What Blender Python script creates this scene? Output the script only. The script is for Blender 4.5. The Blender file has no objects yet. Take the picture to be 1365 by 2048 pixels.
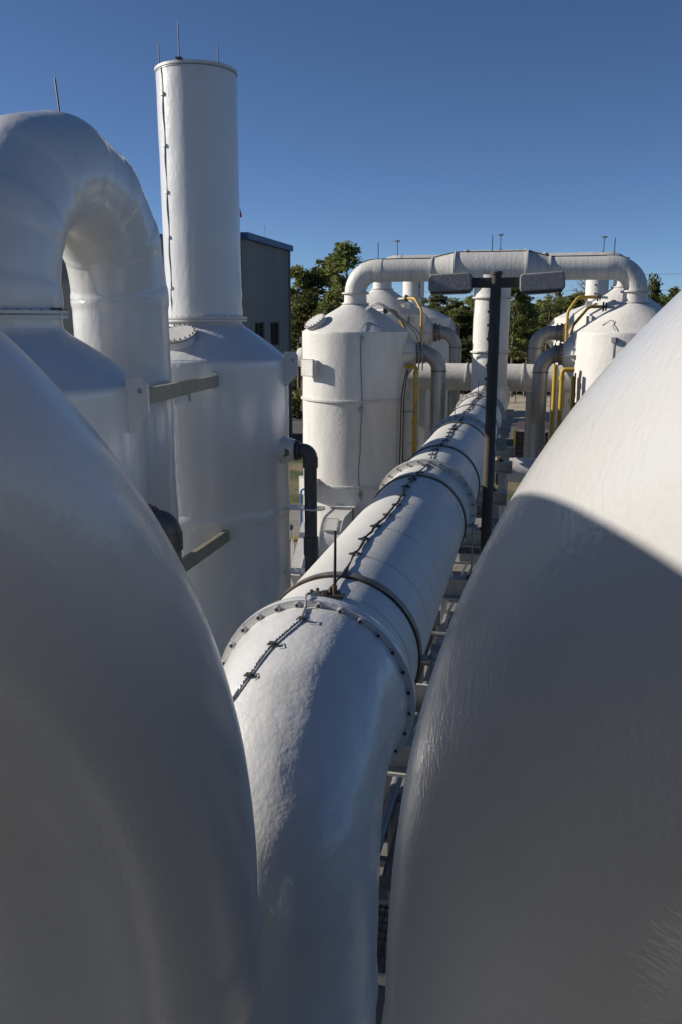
import bpy, math, random
from mathutils import Vector, Matrix, noise
PI = math.pi
sc = bpy.context.scene
col = sc.collection

# ------------------------------------------------------------ camera, sky, sun, exposure
PITCH, YAW = math.radians(12.73), math.radians(12.7)
cam = bpy.data.cameras.new('camera'); cam_o = bpy.data.objects.new('camera', cam); col.objects.link(cam_o)
cam_o.location = (0, 0, 9.2); cam_o.rotation_euler = (PI/2-PITCH, 0, YAW)
cam.sensor_fit = 'HORIZONTAL'; cam.sensor_width = 36; cam.lens = 1700/1365*36
cam.clip_start = .05; cam.clip_end = 6000
sc.camera = cam_o
SUN_EL, SUN_AZ = math.radians(23.5), math.radians(183)
w = bpy.data.worlds.new('World'); sc.world = w; w.use_nodes = True
nt = w.node_tree; nt.nodes.clear()
sky = nt.nodes.new('ShaderNodeTexSky'); sky.sky_type = 'NISHITA'; sky.sun_disc = False
sky.sun_elevation = SUN_EL; sky.sun_rotation = PI/2-SUN_AZ
sky.air_density = .5; sky.dust_density = .12; sky.ozone_density = 4.6; sky.altitude = 10
bg = nt.nodes.new('ShaderNodeBackground'); bg.inputs[1].default_value = .084
wo = nt.nodes.new('ShaderNodeOutputWorld')
nt.links.new(sky.outputs[0], bg.inputs[0]); nt.links.new(bg.outputs[0], wo.inputs[0])
sun = bpy.data.lights.new('sun', 'SUN'); sun_o = bpy.data.objects.new('sun', sun); col.objects.link(sun_o)
sun.energy = 5.0; sun.angle = math.radians(.53); sun.color = (1, .93, .82)
sd = Vector((math.cos(SUN_AZ)*math.cos(SUN_EL), math.sin(SUN_AZ)*math.cos(SUN_EL), math.sin(SUN_EL)))
sun_o.rotation_euler = sd.to_track_quat('Z', 'Y').to_euler()
sc.view_settings.view_transform = 'Standard'; sc.view_settings.look = 'None'
sc.view_settings.exposure = .25; sc.view_settings.gamma = 1; sc.view_settings.use_curve_mapping = False

# ------------------------------------------------------------ materials
def nodes_of(m): return m.node_tree.nodes, m.node_tree.links
def mat(name, base, rough=.5, metal=0, var=None, vscale=2, vmap=(1, 1, 1), vamt=.5, bumps=(), coat=0, spec=.5, rvar=0, coords='Object', lo=.35, hi=.65):
    m = bpy.data.materials.new(name); m.use_nodes = True
    N, L = nodes_of(m); b = N['Principled BSDF']
    b.inputs['Base Color'].default_value = (*base, 1); b.inputs['Roughness'].default_value = rough
    b.inputs['Metallic'].default_value = metal; b.inputs['Specular IOR Level'].default_value = spec
    b.inputs['Coat Weight'].default_value = coat; b.inputs['Coat Roughness'].default_value = .1
    tc = N.new('ShaderNodeTexCoord')
    def nz(scale, mp=(1, 1, 1), det=4, ro=.55):
        mpn = N.new('ShaderNodeMapping'); mpn.inputs['Scale'].default_value = mp
        L.new(tc.outputs[coords], mpn.inputs[0])
        n = N.new('ShaderNodeTexNoise'); n.inputs['Scale'].default_value = scale; n.inputs['Detail'].default_value = det
        n.inputs['Roughness'].default_value = ro
        L.new(mpn.outputs[0], n.inputs['Vector']); return n
    if var:
        n = nz(vscale, vmap, 6, .6)
        r = N.new('ShaderNodeMapRange'); r.inputs[1].default_value = lo; r.inputs[2].default_value = hi
        r.inputs[4].default_value = vamt; L.new(n.outputs[0], r.inputs[0])
        x = N.new('ShaderNodeMix'); x.data_type = 'RGBA'; x.inputs[6].default_value = (*base, 1); x.inputs[7].default_value = (*var, 1)
        L.new(r.outputs[0], x.inputs[0]); L.new(x.outputs[2], b.inputs['Base Color']); m['mix'] = x.name
        if rvar:
            rr = N.new('ShaderNodeMapRange'); rr.inputs[3].default_value = rough; rr.inputs[4].default_value = rough+rvar
            L.new(n.outputs[0], rr.inputs[0]); L.new(rr.outputs[0], b.inputs['Roughness'])
    prev = None
    for (s, mp, dist, det) in bumps:
        n = nz(s, mp, det); bp = N.new('ShaderNodeBump'); bp.inputs['Strength'].default_value = 1; bp.inputs['Distance'].default_value = dist
        L.new(n.outputs[0], bp.inputs['Height'])
        if prev: L.new(prev.outputs[0], bp.inputs['Normal'])
        prev = bp
    if prev:
        L.new(prev.outputs[0], b.inputs['Normal'])
        if coat: L.new(prev.outputs[0], b.inputs['Coat Normal'])
    return m
M = {}
M['gloss'] = mat('glossy white gelcoat', (.5, .492, .478), .3, var=(.43, .422, .41), vscale=1.3, vamt=.45, rvar=.1, coat=.5,
                 bumps=((2.2, (1, 1, 1), .004, 2), (15, (1, 1, .9), .001, 4), (46, (1, 1, .9), .0019, 2)))
M['gloss_elbow'] = mat('hand laid glossy gelcoat', (.61, .605, .595), .3, var=(.52, .515, .5), vscale=2, vamt=.5, rvar=.1, coat=.6,
                 bumps=((6, (1, 1, .8), .007, 3), (24, (1, 1, .8), .0016, 3), (60, (1, 1, 1), .001, 2)))
M['gloss_far'] = mat('white gelcoat of scrubbers', (.62, .62, .615), .28, var=(.53, .53, .52), vscale=1.2, vmap=(1.5, 1.5, .35), vamt=.5, rvar=.12, coat=.6,
                 bumps=((2.2, (1, 1, .5), .02, 3), (12, (1, 1, .5), .006, 4)))
M['matte'] = mat('weathered white frp', (.67, .65, .61), .55, var=(.5, .475, .43), vscale=1.4, vmap=(2, 2, .5), vamt=.45,
                 bumps=((9, (1, 1, 1), .01, 4), (30, (1, 1, 1), .003, 3)))
M['duct'] = mat('drip streaked white duct', (.61, .595, .56), .5, var=(.43, .4, .36), vscale=1, vmap=(15, 2, .8), vamt=.75, lo=.42, hi=.7,
                bumps=((14, (1.5, 1, .4), .008, 4),))
M['frp_trim'] = mat('white painted frp trim', (.62, .61, .58), .45, var=(.46, .44, .4), vscale=6, vamt=.5, bumps=((30, (1, 1, 1), .002, 3),))
M['beam'] = mat('pale grey structural beam', (.5, .49, .45), .55, var=(.34, .31, .26), vscale=7, vamt=.6, bumps=((40, (1, 1, 1), .0015, 3),))
M['olive'] = mat('olive grey channel', (.25, .235, .175), .5, var=(.19, .175, .125), vscale=4, vamt=.6, bumps=((30, (1, 1, .3), .002, 3),))
M['strap'] = mat('brown weathered steel strap', (.27, .225, .18), .45, .5, var=(.1, .075, .055), vscale=12, vamt=.8, bumps=((60, (1, 1, 1), .001, 3),))
M['galv'] = mat('galvanised steel', (.36, .37, .37), .45, .7, var=(.25, .25, .24), vscale=9, vamt=.7, bumps=((50, (1, 1, 1), .0008, 3),))
M['stainless'] = mat('dull stainless duct', (.42, .41, .39), .42, .75, var=(.3, .29, .27), vscale=2.5, vmap=(2, 2, .5), vamt=.7, bumps=((5, (1, 1, .4), .006, 4),), rvar=.12)
M['pvc'] = mat('charcoal pvc', (.055, .06, .068), .42, var=(.1, .1, .105), vscale=5, vmap=(2, 2, .5), vamt=.7, bumps=((30, (1, 1, .3), .0015, 3),))
M['pvc_tan'] = mat('overpainted pvc', (.2, .19, .165), .45, var=(.1, .1, .1), vscale=4, vamt=.7)
M['yellow'] = mat('yellow pipe paint', (.5, .33, .035), .45, var=(.3, .19, .02), vscale=5, vmap=(1, 1, .4), vamt=.6)
M['dullyellow'] = mat('faded yellow paint', (.26, .19, .03), .6, var=(.16, .12, .03), vscale=5, vamt=.7)
M['black'] = mat('black cable', (.018, .018, .02), .5, bumps=((90, (1, 1, 1), .002, 3),))
M['bronze'] = mat('dark bronze pole paint', (.065, .06, .053), .6, var=(.095, .088, .075), vscale=5, vmap=(3, 3, .5), vamt=.6, spec=.2)
M['lichen'] = mat('bronze paint under pale lichen', (.2, .195, .195), .85, var=(.34, .34, .35), vscale=16, vamt=.7, lo=.35, hi=.7,
                  bumps=((45, (1, 1, 1), .006, 4),))
M['rustpale'] = mat('weathered bolt', (.2, .15, .11), .7, .2, var=(.33, .29, .24), vscale=30, vamt=.8)
M['clip'] = mat('tarnished clip', (.045, .042, .038), .6, .3, var=(.16, .15, .12), vscale=60, vamt=.8)
M['lens'] = mat('lamp lens', (.3, .31, .31), .2)
M['rust'] = mat('rusty fitting', (.1, .065, .045), .7, .3, var=(.2, .1, .05), vscale=30, vamt=.8, bumps=((60, (1, 1, 1), .003, 3),))
M['conduit'] = mat('grey conduit', (.22, .23, .24), .45, .3)
M['blue'] = mat('blue hose pipe', (.02, .13, .38), .4)
M['blue_trim'] = mat('blue roof trim', (.012, .045, .16), .45, .1)
M['wall'] = mat('grey stucco wall', (.22, .215, .2), .8, var=(.17, .165, .15), vscale=.35, vmap=(1, 1, .4), vamt=.8, bumps=((8, (1, 1, 1), .003, 4),))
M['frame'] = mat('dark window frame', (.03, .025, .02), .4)
M['glass'] = mat('dark window glass', (.025, .03, .03), .08, spec=.8)
M['motor'] = mat('blue grey motor', (.16, .18, .24), .35, .3, bumps=((20, (1, 8, 1), .01, 2),))
M['red'] = mat('red windsock cloth', (.72, .02, .02), .7)
M['concrete'] = mat('concrete', (.24, .225, .2), .85, var=(.15, .14, .125), vscale=.8, vamt=.8, bumps=((12, (1, 1, 1), .006, 5),))
M['asphalt'] = mat('asphalt', (.085, .083, .08), .9, var=(.14, .135, .125), vscale=.5, vmap=(.3, 1, 1), vamt=.7, bumps=((30, (1, 1, 1), .01, 4),))
M['sand'] = mat('raked pale sand', (.46, .4, .31), .95, var=(.2, .165, .1), vscale=.55, vmap=(.35, 1, 1), vamt=.95, lo=.45, hi=.68, bumps=((3, (.5, 1, 1), .18, 6),))
M['ground'] = mat('grass and sand', (.055, .075, .018), .95, var=(.26, .2, .12), vscale=.22, vamt=.9, lo=.46, hi=.6, bumps=((9, (1, 1, 1), .06, 6),))
M['lawn'] = mat('lawn', (.075, .12, .02), .95, var=(.13, .12, .035), vscale=1.2, vamt=.8, bumps=((20, (1, 1, 1), .05, 5),))
M['bark'] = mat('pine bark', (.13, .095, .068), .9, var=(.22, .17, .125), vscale=4, vamt=.7)
M['trailer'] = mat('maroon trailer boards', (.075, .045, .045), .7, var=(.13, .08, .07), vscale=6, vmap=(.5, 1, 3), vamt=.7)
def needles(name, a, b):
    m = mat(name, a, .75, var=b, vscale=.9, vamt=1, spec=.2)
    N, L = nodes_of(m); bs = N['Principled BSDF']; x = N[m['mix']]
    oi = N.new('ShaderNodeObjectInfo'); h = N.new('ShaderNodeHueSaturation')
    r = N.new('ShaderNodeMapRange'); r.inputs[3].default_value = .65; r.inputs[4].default_value = 1.35
    L.new(oi.outputs['Random'], r.inputs[0]); L.new(r.outputs[0], h.inputs['Value']); L.new(x.outputs[2], h.inputs['Color'])
    L.new(h.outputs[0], bs.inputs['Base Color'])
    tr_ = N.new('ShaderNodeBsdfTranslucent'); L.new(h.outputs[0], tr_.inputs[0]); mx = N.new('ShaderNodeMixShader'); mx.inputs[0].default_value = .4
    L.new(bs.outputs[0], mx.inputs[1]); L.new(tr_.outputs[0], mx.inputs[2]); L.new(mx.outputs[0], N['Material Output'].inputs[0]); return m
M['needle'] = needles('pine needles', (.12, .145, .045), (.215, .23, .075))
M['oak'] = needles('scrub leaves', (.09, .105, .035), (.17, .165, .06))
# faint weathering rings that run down the right side of the header pipe from each cable clip
def pipe_mat():
    m = mat('header pipe frp', (.6, .59, .56), .5, var=(.5, .48, .44), vscale=2.4, vmap=(1, .5, 1), vamt=.5, coat=.1,
            bumps=((40, (1, 1, 1), .003, 4), (2.2, (1, 1, 1), .01, 3)))
    N, L = nodes_of(m); bs = N['Principled BSDF']; x = N[m['mix']]
    g = N.new('ShaderNodeNewGeometry'); s = N.new('ShaderNodeSeparateXYZ'); L.new(g.outputs['Position'], s.inputs[0])
    n = N.new('ShaderNodeTexNoise'); n.inputs['Scale'].default_value = 1.7; L.new(g.outputs['Position'], n.inputs['Vector'])
    def mt(op, a, b=None, c=None):
        q = N.new('ShaderNodeMath'); q.operation = op
        for i, v in enumerate((a, b, c)):
            if v is None: continue
            if isinstance(v, (int, float)): q.inputs[i].default_value = v
            else: L.new(v, q.inputs[i])
        return q.outputs[0]
    y = mt('ADD', s.outputs[1], mt('MULTIPLY', n.outputs[0], .06))
    d = mt('PINGPONG', mt('SUBTRACT', y, 6.93), .26)
    ln = N.new('ShaderNodeMapRange'); ln.inputs[1].default_value = .004; ln.inputs[2].default_value = .03; ln.inputs[3].default_value = 1; ln.inputs[4].default_value = 0
    L.new(d, ln.inputs[0])
    side = N.new('ShaderNodeMapRange'); side.inputs[1].default_value = -1.42; side.inputs[2].default_value = -1.3; L.new(s.outputs[0], side.inputs[0])
    n2 = N.new('ShaderNodeTexNoise'); n2.inputs['Scale'].default_value = .9; n2.inputs['Detail'].default_value = 3; L.new(g.outputs['Position'], n2.inputs['Vector'])
    am = N.new('ShaderNodeMapRange'); am.inputs[1].default_value = .35; am.inputs[2].default_value = .7; am.inputs[4].default_value = .95; L.new(n2.outputs[0], am.inputs[0])
    f = mt('MULTIPLY', mt('MULTIPLY', ln.outputs[0], side.outputs[0]), am.outputs[0])
    mx = N.new('ShaderNodeMix'); mx.data_type = 'RGBA'; mx.inputs[7].default_value = (.3, .3, .25, 1)
    L.new(f, mx.inputs[0]); L.new(x.outputs[2], mx.inputs[6]); L.new(mx.outputs[2], bs.inputs['Base Color'])
    return m
M['pipe'] = pipe_mat()

# ------------------------------------------------------------ mesh helpers
def bump_n(p, amp, sc_):
    return amp*noise.noise(Vector((p[0]*sc_, p[1]*sc_, p[2]*sc_)))
class MB:
    def __init__(s): s.v = []; s.f = []
    def add(s, vs, fs):
        k = len(s.v); s.v += [Vector(a) for a in vs]; s.f += [[k+i for i in f] for f in fs]; return s
    def box(s, c, size, rz=0, rx=0, ry=0):
        R = Matrix.Rotation(rz, 3, 'Z') @ Matrix.Rotation(ry, 3, 'Y') @ Matrix.Rotation(rx, 3, 'X')
        h = Vector(size)/2; vs = [Vector(c)+R @ Vector((x*h.x, y*h.y, z*h.z)) for x in (-1, 1) for y in (-1, 1) for z in (-1, 1)]
        return s.add(vs, [(0, 1, 3, 2), (4, 6, 7, 5), (0, 4, 5, 1), (2, 3, 7, 6), (0, 2, 6, 4), (1, 5, 7, 3)])
    def bar(s, a, b, wd, ht):
        a, b = Vector(a), Vector(b); d = (b-a).normalized(); x = d.cross(Vector((0, 0, 1)))
        x = x.normalized() if x.length > 1e-4 else Vector((1, 0, 0)); z = x.cross(d).normalized()
        vs = [p+x*i*wd/2+z*j*ht/2 for p in (a, b) for i, j in ((-1, -1), (1, -1), (1, 1), (-1, 1))]
        return s.add(vs, [(3, 2, 1, 0), (4, 5, 6, 7), (0, 1, 5, 4), (1, 2, 6, 5), (2, 3, 7, 6), (3, 0, 4, 7)])
    def tube(s, pts, r, seg=16, caps=True, lump=None, closed=False):
        pts = [Vector(p) for p in pts]; n = len(pts)
        rr = r if hasattr(r, '__len__') else [r]*n
        T = []
        for i in range(n):
            a = pts[(i-1) % n] if closed else pts[max(i-1, 0)]; b = pts[(i+1) % n] if closed else pts[min(i+1, n-1)]
            T.append((b-a).normalized())
        u = T[0].orthogonal().normalized()
        if abs(T[0].z) < .9: u = (Vector((0, 0, 1))-T[0]*T[0].z).normalized()
        k = len(s.v)
        for i in range(n):
            u = (u-T[i]*u.dot(T[i])).normalized(); w_ = T[i].cross(u)
            for j in range(seg):
                a = 2*PI*j/seg; d = u*math.cos(a)+w_*math.sin(a); p = pts[i]+d*rr[i]
                if lump: p = p+d*sum(bump_n(p, am, sc_) for am, sc_ in lump)
                s.v.append(p)
        for i in range(n if closed else n-1):
            i2 = (i+1) % n
            for j in range(seg):
                j2 = (j+1) % seg
                s.f.append([k+i*seg+j, k+i*seg+j2, k+i2*seg+j2, k+i2*seg+j])
        if caps and not closed:
            s.f.append([k+j for j in range(seg)][::-1]); s.f.append([k+(n-1)*seg+j for j in range(seg)])
        return s
    def lathe(s, prof, c=(0, 0, 0), seg=64, axis='Z', lump=None):
        c = Vector(c); k = len(s.v); n = len(prof)
        for (r, h) in prof:
            for j in range(seg):
                a = 2*PI*j/seg; x, y = r*math.cos(a), r*math.sin(a)
                p = Vector((x, y, h)) if axis == 'Z' else (Vector((h, x, y)) if axis == 'X' else Vector((y, h, x)))
                p = c+p
                if lump:
                    d = Vector((math.cos(a), math.sin(a), 0)) if axis == 'Z' else Vector((0, 0, 0))
                    p = p+d*sum(bump_n(p, am, sc_) for am, sc_ in lump)*(1 if r > .05 else 0)
                s.v.append(p)
        for i in range(n-1):
            for j in range(seg):
                j2 = (j+1) % seg
                s.f.append([k+i*seg+j, k+i*seg+j2, k+(i+1)*seg+j2, k+(i+1)*seg+j])
        return s
    def ring(s, c, ri, ro, t, axis='Z', seg=64):
        return s.lathe([(ri, -t/2), (ro, -t/2), (ro, t/2), (ri, t/2), (ri, -t/2)], c, seg, axis)
    def prism(s, poly, t, o, ex, ey):
        """flat polygon poly in the plane (ex, ey) at o, thickness t along ex x ey, centred"""
        o, ex, ey = Vector(o), Vector(ex), Vector(ey); nn = ex.cross(ey).normalized(); n = len(poly)
        vs = [o+ex*x+ey*y+nn*k*t/2 for k in (-1, 1) for x, y in poly]
        return s.add(vs, [list(range(n))[::-1], list(range(n, 2*n))]+[[i, (i+1) % n, n+(i+1) % n, n+i] for i in range(n)])
    def mesh(s, name, m, origin=(0, 0, 0), ang=35):
        me = bpy.data.meshes.new(name); o = Vector(origin)
        me.from_pydata([v-o for v in s.v], [], s.f); me.materials.append(m)
        me.shade_smooth(); me.set_sharp_from_angle(angle=math.radians(ang)); me.update(); return me
def root_of(o):
    p = Vector((0, 0, 0))
    while o is not None: p = p+o.location; o = o.parent
    return p
def part(name, mb, m, parent, kind=None, label=None, ang=35):
    me = mb.mesh(name, M[m], root_of(parent), ang); o = bpy.data.objects.new(name, me); col.objects.link(o); o.parent = parent
    if kind: o['kind'] = kind
    if label: o['label'] = label
    return o
def piece(name, me, parent, loc, rot=None):
    o = bpy.data.objects.new(name, me); col.objects.link(o); o.parent = parent; o.location = Vector(loc)-root_of(parent)
    if rot is not None: o.rotation_euler = rot
    return o
def stick(o, pts, off):
    """pull a cable path onto the surface of mesh object o"""
    from mathutils.bvhtree import BVHTree
    org = root_of(o); t_ = BVHTree.FromPolygons([v.co.copy() for v in o.data.vertices], [tuple(p.vertices) for p in o.data.polygons])
    out = []
    for p in pts:
        c, n, i, d = t_.find_nearest(Vector(p)-org); out.append(c+org+(n if n.dot(Vector(p)-org-c) > -9 else -n)*off)
    return out
def tag(o, label, cat, group=None):
    o['label'] = label; o['category'] = cat
    if group: o['group'] = group
    return o
def thing(name, label, cat, loc, group=None):
    o = bpy.data.objects.new(name, None); o.location = loc; o.empty_display_size = .2; col.objects.link(o); return tag(o, label, cat, group)
def solo(name, mb, m, label, cat, base, group=None, ang=35):
    me = mb.mesh(name, M[m], base, ang); o = bpy.data.objects.new(name, me); o.location = base; col.objects.link(o); return tag(o, label, cat, group)
def structure(name, mb, m):
    o = bpy.data.objects.new(name, mb.mesh(name, M[m])); col.objects.link(o); o['kind'] = 'structure'; return o
def bolt_mesh(name, r, h, m, seg=6):
    b = MB(); b.lathe([(0, h), (r*.9, h), (r, h*.8), (r, 0)], seg=seg)
    return b.mesh(name, M[m])
def arc(c, R, a0, a1, ex, ey, n=16):
    c, ex, ey = Vector(c), Vector(ex), Vector(ey)
    return [c+ex*R*math.cos(a0+(a1-a0)*i/n)+ey*R*math.sin(a0+(a1-a0)*i/n) for i in range(n+1)]
def fillet(pts, R, n=6):
    """polyline with rounded corners"""
    pts = [Vector(p) for p in pts]; out = [pts[0]]
    for i in range(1, len(pts)-1):
        a, b, c = pts[i-1], pts[i], pts[i+1]; u = (a-b).normalized(); v = (c-b).normalized()
        d = min(R, (a-b).length*.45, (c-b).length*.45); p0 = b+u*d; p1 = b+v*d
        for k in range(n+1):
            t = k/n; out.append(p0*(1-t)**2+b*2*t*(1-t)+p1*t*t)
    out.append(pts[-1]); return out

# ------------------------------------------------------------ ground, road, pad
structure('ground', MB().add([(-2500, -600, 0), (2500, -600, 0), (2500, 5000, 0), (-2500, 5000, 0)], [(0, 1, 2, 3)]), 'ground')
rnd = random.Random(3)
def sheet(name, pts, z, m): structure(name, MB().add([(x, y, z) for x, y in pts], [tuple(range(len(pts)))]), m)
lot = [(x, 76+rnd.uniform(-.8, .8)) for x in range(-60, 70, 3)]+[(x, 112+rnd.uniform(-2.5, 2.5)) for x in range(69, -61, -3)]
sheet('sand_lot', lot, .004, 'sand')
sheet('road', [(-400, 66), (400, 66), (400, 76.6), (-400, 76.6)], .008, 'asphalt')
sheet('lawn', [(-9, 50), (8, 50), (8, 65.4), (-9, 65.4)], .004, 'lawn')
sheet('parking_lot', [(-40, 62), (-13, 62), (-13, 66.01), (-40, 66.01)], .008, 'asphalt')
structure('concrete_pad', MB().box((-1.5, 15, .05), (21, 50, .12)), 'concrete')
for k in (-1, 1):
    structure('road_kerb', MB().box((0, 71.3+k*5.45, .06), (800, .2, .13)), 'concrete')

# ------------------------------------------------------------ arched ducts
def arch_path(leg, zb, z0, Rb, be, zc, n=48, facet=0):
    leg = Vector((*leg, 0)); d = Vector((math.cos(be), math.sin(be), 0)); Z = Vector((0, 0, 1))
    pts = []; k = max(3, int((z0-zb)/.05))
    for i in range(k): pts.append(leg+Z*(zb+(z0-zb)*i/k))
    na = len(pts)
    for i in range(n+1):
        t = PI*i/n; p = leg+Z*(z0+Rb*math.sin(t))+d*Rb*(1-math.cos(t))
        if facet:
            q = t/PI*facet; a_, b_ = [PI/facet*(math.floor(q)+o) for o in (0, 1)]; f_ = q-math.floor(q)
            P = [leg+Z*(z0+Rb*math.sin(x))+d*Rb*(1-math.cos(x)) for x in (a_, b_)]
            p = p.lerp(P[0].lerp(P[1], f_), .5)
        pts.append(p)
    k = max(3, int((z0-zc)/.05))
    for i in range(1, k+1): pts.append(leg+d*2*Rb+Z*(z0-(z0-zc)*i/k))
    return pts, na
def arch_duct(label, leg, zb, z0, Rb, be, zc, r, m, seams, lump, seg=96, n=72, seamr=.02, group=None, facet=0):
    pts, na = arch_path(leg, zb, z0, Rb, be, zc, n, facet)
    S = [0]
    for a, b in zip(pts, pts[1:]): S.append(S[-1]+(b-a).length)
    s0 = S[na]; rs = []
    cen = [s0+PI*Rb*q for q in seams]
    for s in S:
        rr = r
        for c in cen: rr += seamr*math.exp(-((s-c)/.15)**6)
        rs.append(rr)
    t = thing('arch_duct', label, 'duct', (leg[0], leg[1], zb), group)
    part('duct_shell', MB().tube(pts, rs, seg, caps=False, lump=lump), m, t, ang=80)
    return t
fl_l = arch_duct('glossy white arched duct filling the lower left corner, nearest the viewer on the left', (-1.833, 2.947), .12, 6.728, 2.495, -1.866, 6.5, .77, 'gloss',
          (-.035, .5, 1.035), ((.008, .6), (.003, 3)), 160, 220, .016)
fl_r = arch_duct('glossy white arched duct filling the right side, its top in full sun', (.357, 2.6), .12, 6.887, 2.144, -1.111, 6.5, .77, 'gloss',
          (-.035, .5, 1.035), ((.008, .6), (.003, 3)), 160, 220, .016)
a2 = arch_duct('tall white arched duct at the upper left joining the nearer round tank', (-6.82, 13.5), .12, 9.55, 1.72, math.radians(270), 9.23, .785, 'gloss_far',
          (0, 1/6, 2/6, 3/6, 4/6, 5/6, 1), ((.035, .7), (.006, 2.5)), 96, 120, .02, None, 6)
for zz in (9.24, 9.3): part('flange', MB().ring((-6.82, 10.06, zz), .70, .87, .04), 'frp_trim', a2)
bm = bolt_mesh('bolt', .012, .02, 'rustpale')
for i in range(36):
    a = 2*PI*i/36; piece('bolt', bm, a2, (-6.82+.845*math.cos(a), 10.06+.845*math.sin(a), 9.32))

# ------------------------------------------------------------ scrubber tanks
def lug(parent, X, Y, R, z, side, m='gloss_far'):
    """lifting lug plate standing out from the shell"""
    pl = [(0, -.42), (.06, -.42), (.3, -.16), (.3, .22), (.24, .3), (0, .3)]
    s = side
    b = MB().prism([(x*s, y) for x, y in pl], .05, (X+s*(R-.04), Y, z), (1, 0, 0), (0, 0, 1))
    o = part('lug_plate', b, m, parent)
    part('lug_hole', MB().ring((X+s*(R+.16), Y-.03, z+.12), .012, .03, .012, 'Y', 16), 'galv', o)
def scrubber(name, label, X, Y, R, zr, nr, zn, m, seg=128, bands=(), lump=((.012, 1.1), (.004, 5)), shoulder=.12, cols=0):
    t = thing(name, label, 'tank', (X, Y, .1))
    prof = [(R, .1)]; z = .1
    while z < zr-shoulder-.15: z += .16; prof.append((R, z))
    for k in range(1, 6):
        a = k/6*PI*.34; prof.append((R-shoulder*(1-math.cos(a)), zr-shoulder+shoulder*math.sin(a)*1.05))
    part('shell', MB().lathe(prof, (X, Y, 0), seg, lump=lump), m, t, ang=60)
    rp = []; r1, z1 = prof[-1]
    for k in range(17):
        u = k/16; rr = r1+(nr-r1)*u; hh = z1+(zn-z1)*u+ .035*math.sin(PI*u)
        if u > .86: hh += (u-.86)**2*4*(zn-z1)*.5
        rp.append((rr, hh))
    rp.append((nr, zn+.06))
    part('cone_roof', MB().lathe(rp, (X, Y, 0), seg, lump=((.01, 1.5),)), m, t, ang=50)
    for zb in bands:
        part('flange_band', MB().lathe([(R, zb-.045), (R+.065, zb-.038), (R+.07, zb-.008), (R+.06, zb), (R+.07, zb+.008), (R+.065, zb+.038), (R, zb+.045)], (X, Y, 0), 96), 'frp_trim', t)
        bb = MB(); n = 64
        for i in range(n):
            a = 2*PI*i/n; bb.box((X+(R+.045)*math.cos(a), Y+(R+.045)*math.sin(a), zb), (.018, .018, .095), a)
        part('band_bolts', bb, 'rust', t, 'stuff')
    return t
def manhole(parent, c, nrm, r, h, m):
    nrm = Vector(nrm).normalized(); c = Vector(c)
    b = MB().tube([c-nrm*.25, c+nrm*h*.5, c+nrm*h], [r*1.05, r, r], 40)
    o = part('manhole_neck', b, m, parent)
    part('manhole_lid', MB().tube([c+nrm*h, c+nrm*(h+.035)], r*1.12, 48), 'frp_trim', parent)
    part('gasket', MB().tube([c+nrm*(h-.012), c+nrm*(h-.001)], r*1.13, 48), 'rust', o)
    x = nrm.orthogonal().normalized(); y = nrm.cross(x); me = bolt_mesh('lid_bolt', .016, .03, 'rust')
    q = nrm.to_track_quat('Z', 'Y').to_euler()
    for i in range(20):
        a = 2*PI*i/20; piece('lid_bolt', me, parent, c+nrm*(h+.035)+(x*math.cos(a)+y*math.sin(a))*r*1.03, q)

t2 = scrubber('scrubber_tank', 'near white round tank at the left edge, under the tall arched duct', -6.82, 10.06, 1.76, 8.42, .79, 9.06, 'gloss_far', bands=())
part('neck', MB().lathe([(.79, 9.0), (.785, 9.23)], (-6.82, 10.06, 0), 96), 'gloss_far', t2)
lug(t2, -6.82, 10.06, 1.78, 8.2, 1)
t3 = scrubber('scrubber_tank', 'white round tank carrying the tall straight stack, manhole on its shoulder', -6.965, 17.6, 1.765, 8.45, .79, 9.1, 'gloss_far')
part('neck', MB().lathe([(.79, 9.05), (.785, 9.18)], (-6.965, 17.6, 0), 96), 'gloss_far', t3)
part('weld_band', MB().lathe([(1.76, 4.95), (1.79, 5.03), (1.795, 5.12), (1.79, 5.2), (1.76, 5.28)], (-6.965, 17.6, 0), 128, lump=((.012, 1.1),)), 'gloss_far', t3)
lug(t3, -6.965, 17.6, 1.8, 8.25, 1)
manhole(t3, (-7.05, 16.4, 8.74), (0, -.42, .9), .34, .2, 'gloss_far')
lug(t3, -6.965, 17.6, 1.8, 8.25, -1)

tl = scrubber('scrubber_tank', 'white round tank carrying the near end of the left foreground arched duct', -3.28, -1.83, 1.74, 5.9, .79, 6.5, 'gloss_far')
trr = scrubber('scrubber_tank', 'white round tank carrying the near end of the right foreground arched duct', 2.26, -1.24, 1.74, 5.9, .79, 6.5, 'gloss_far')
dk = thing('access_platform', 'steel grating platform the viewer stands on', 'platform', (-.35, -1.4, 7.5))
for k in range(30): part('grating_bar', MB().box((-.35, -3.1+.115*k, 7.5), (.95, .05, .05)), 'galv', dk)
for sx in (-.84, .14): part('side_beam', MB().box((sx, -1.45, 7.42), (.06, 3.6, .2)), 'beam', dk)
for sx in (-.84, .14):
    for sy in (-3.2, .25): part('leg', MB().box((sx, sy, 3.7), (.09, .09, 7.3)), 'beam', dk)

ph = thing('added_dark_hall', 'added unseen dark grey hall behind the viewer, dimming the near arched ducts', 'building', (-4, -9, 0))  # out of view, added to darken the surroundings the near ducts reflect
part('added_hall_wall', MB().box((-4, -12, 5.5), (44, 6, 11)), 'wall', ph)
part('added_hall_roof_edge', MB().box((-4, -12, 11.15), (44.6, 6.6, .3)), 'blue_trim', ph)
for x in (-18, -6, 6): part('added_hall_door', MB().box((x, -8.96, 2.2), (4, .12, 4.2)), 'galv', ph)

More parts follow.
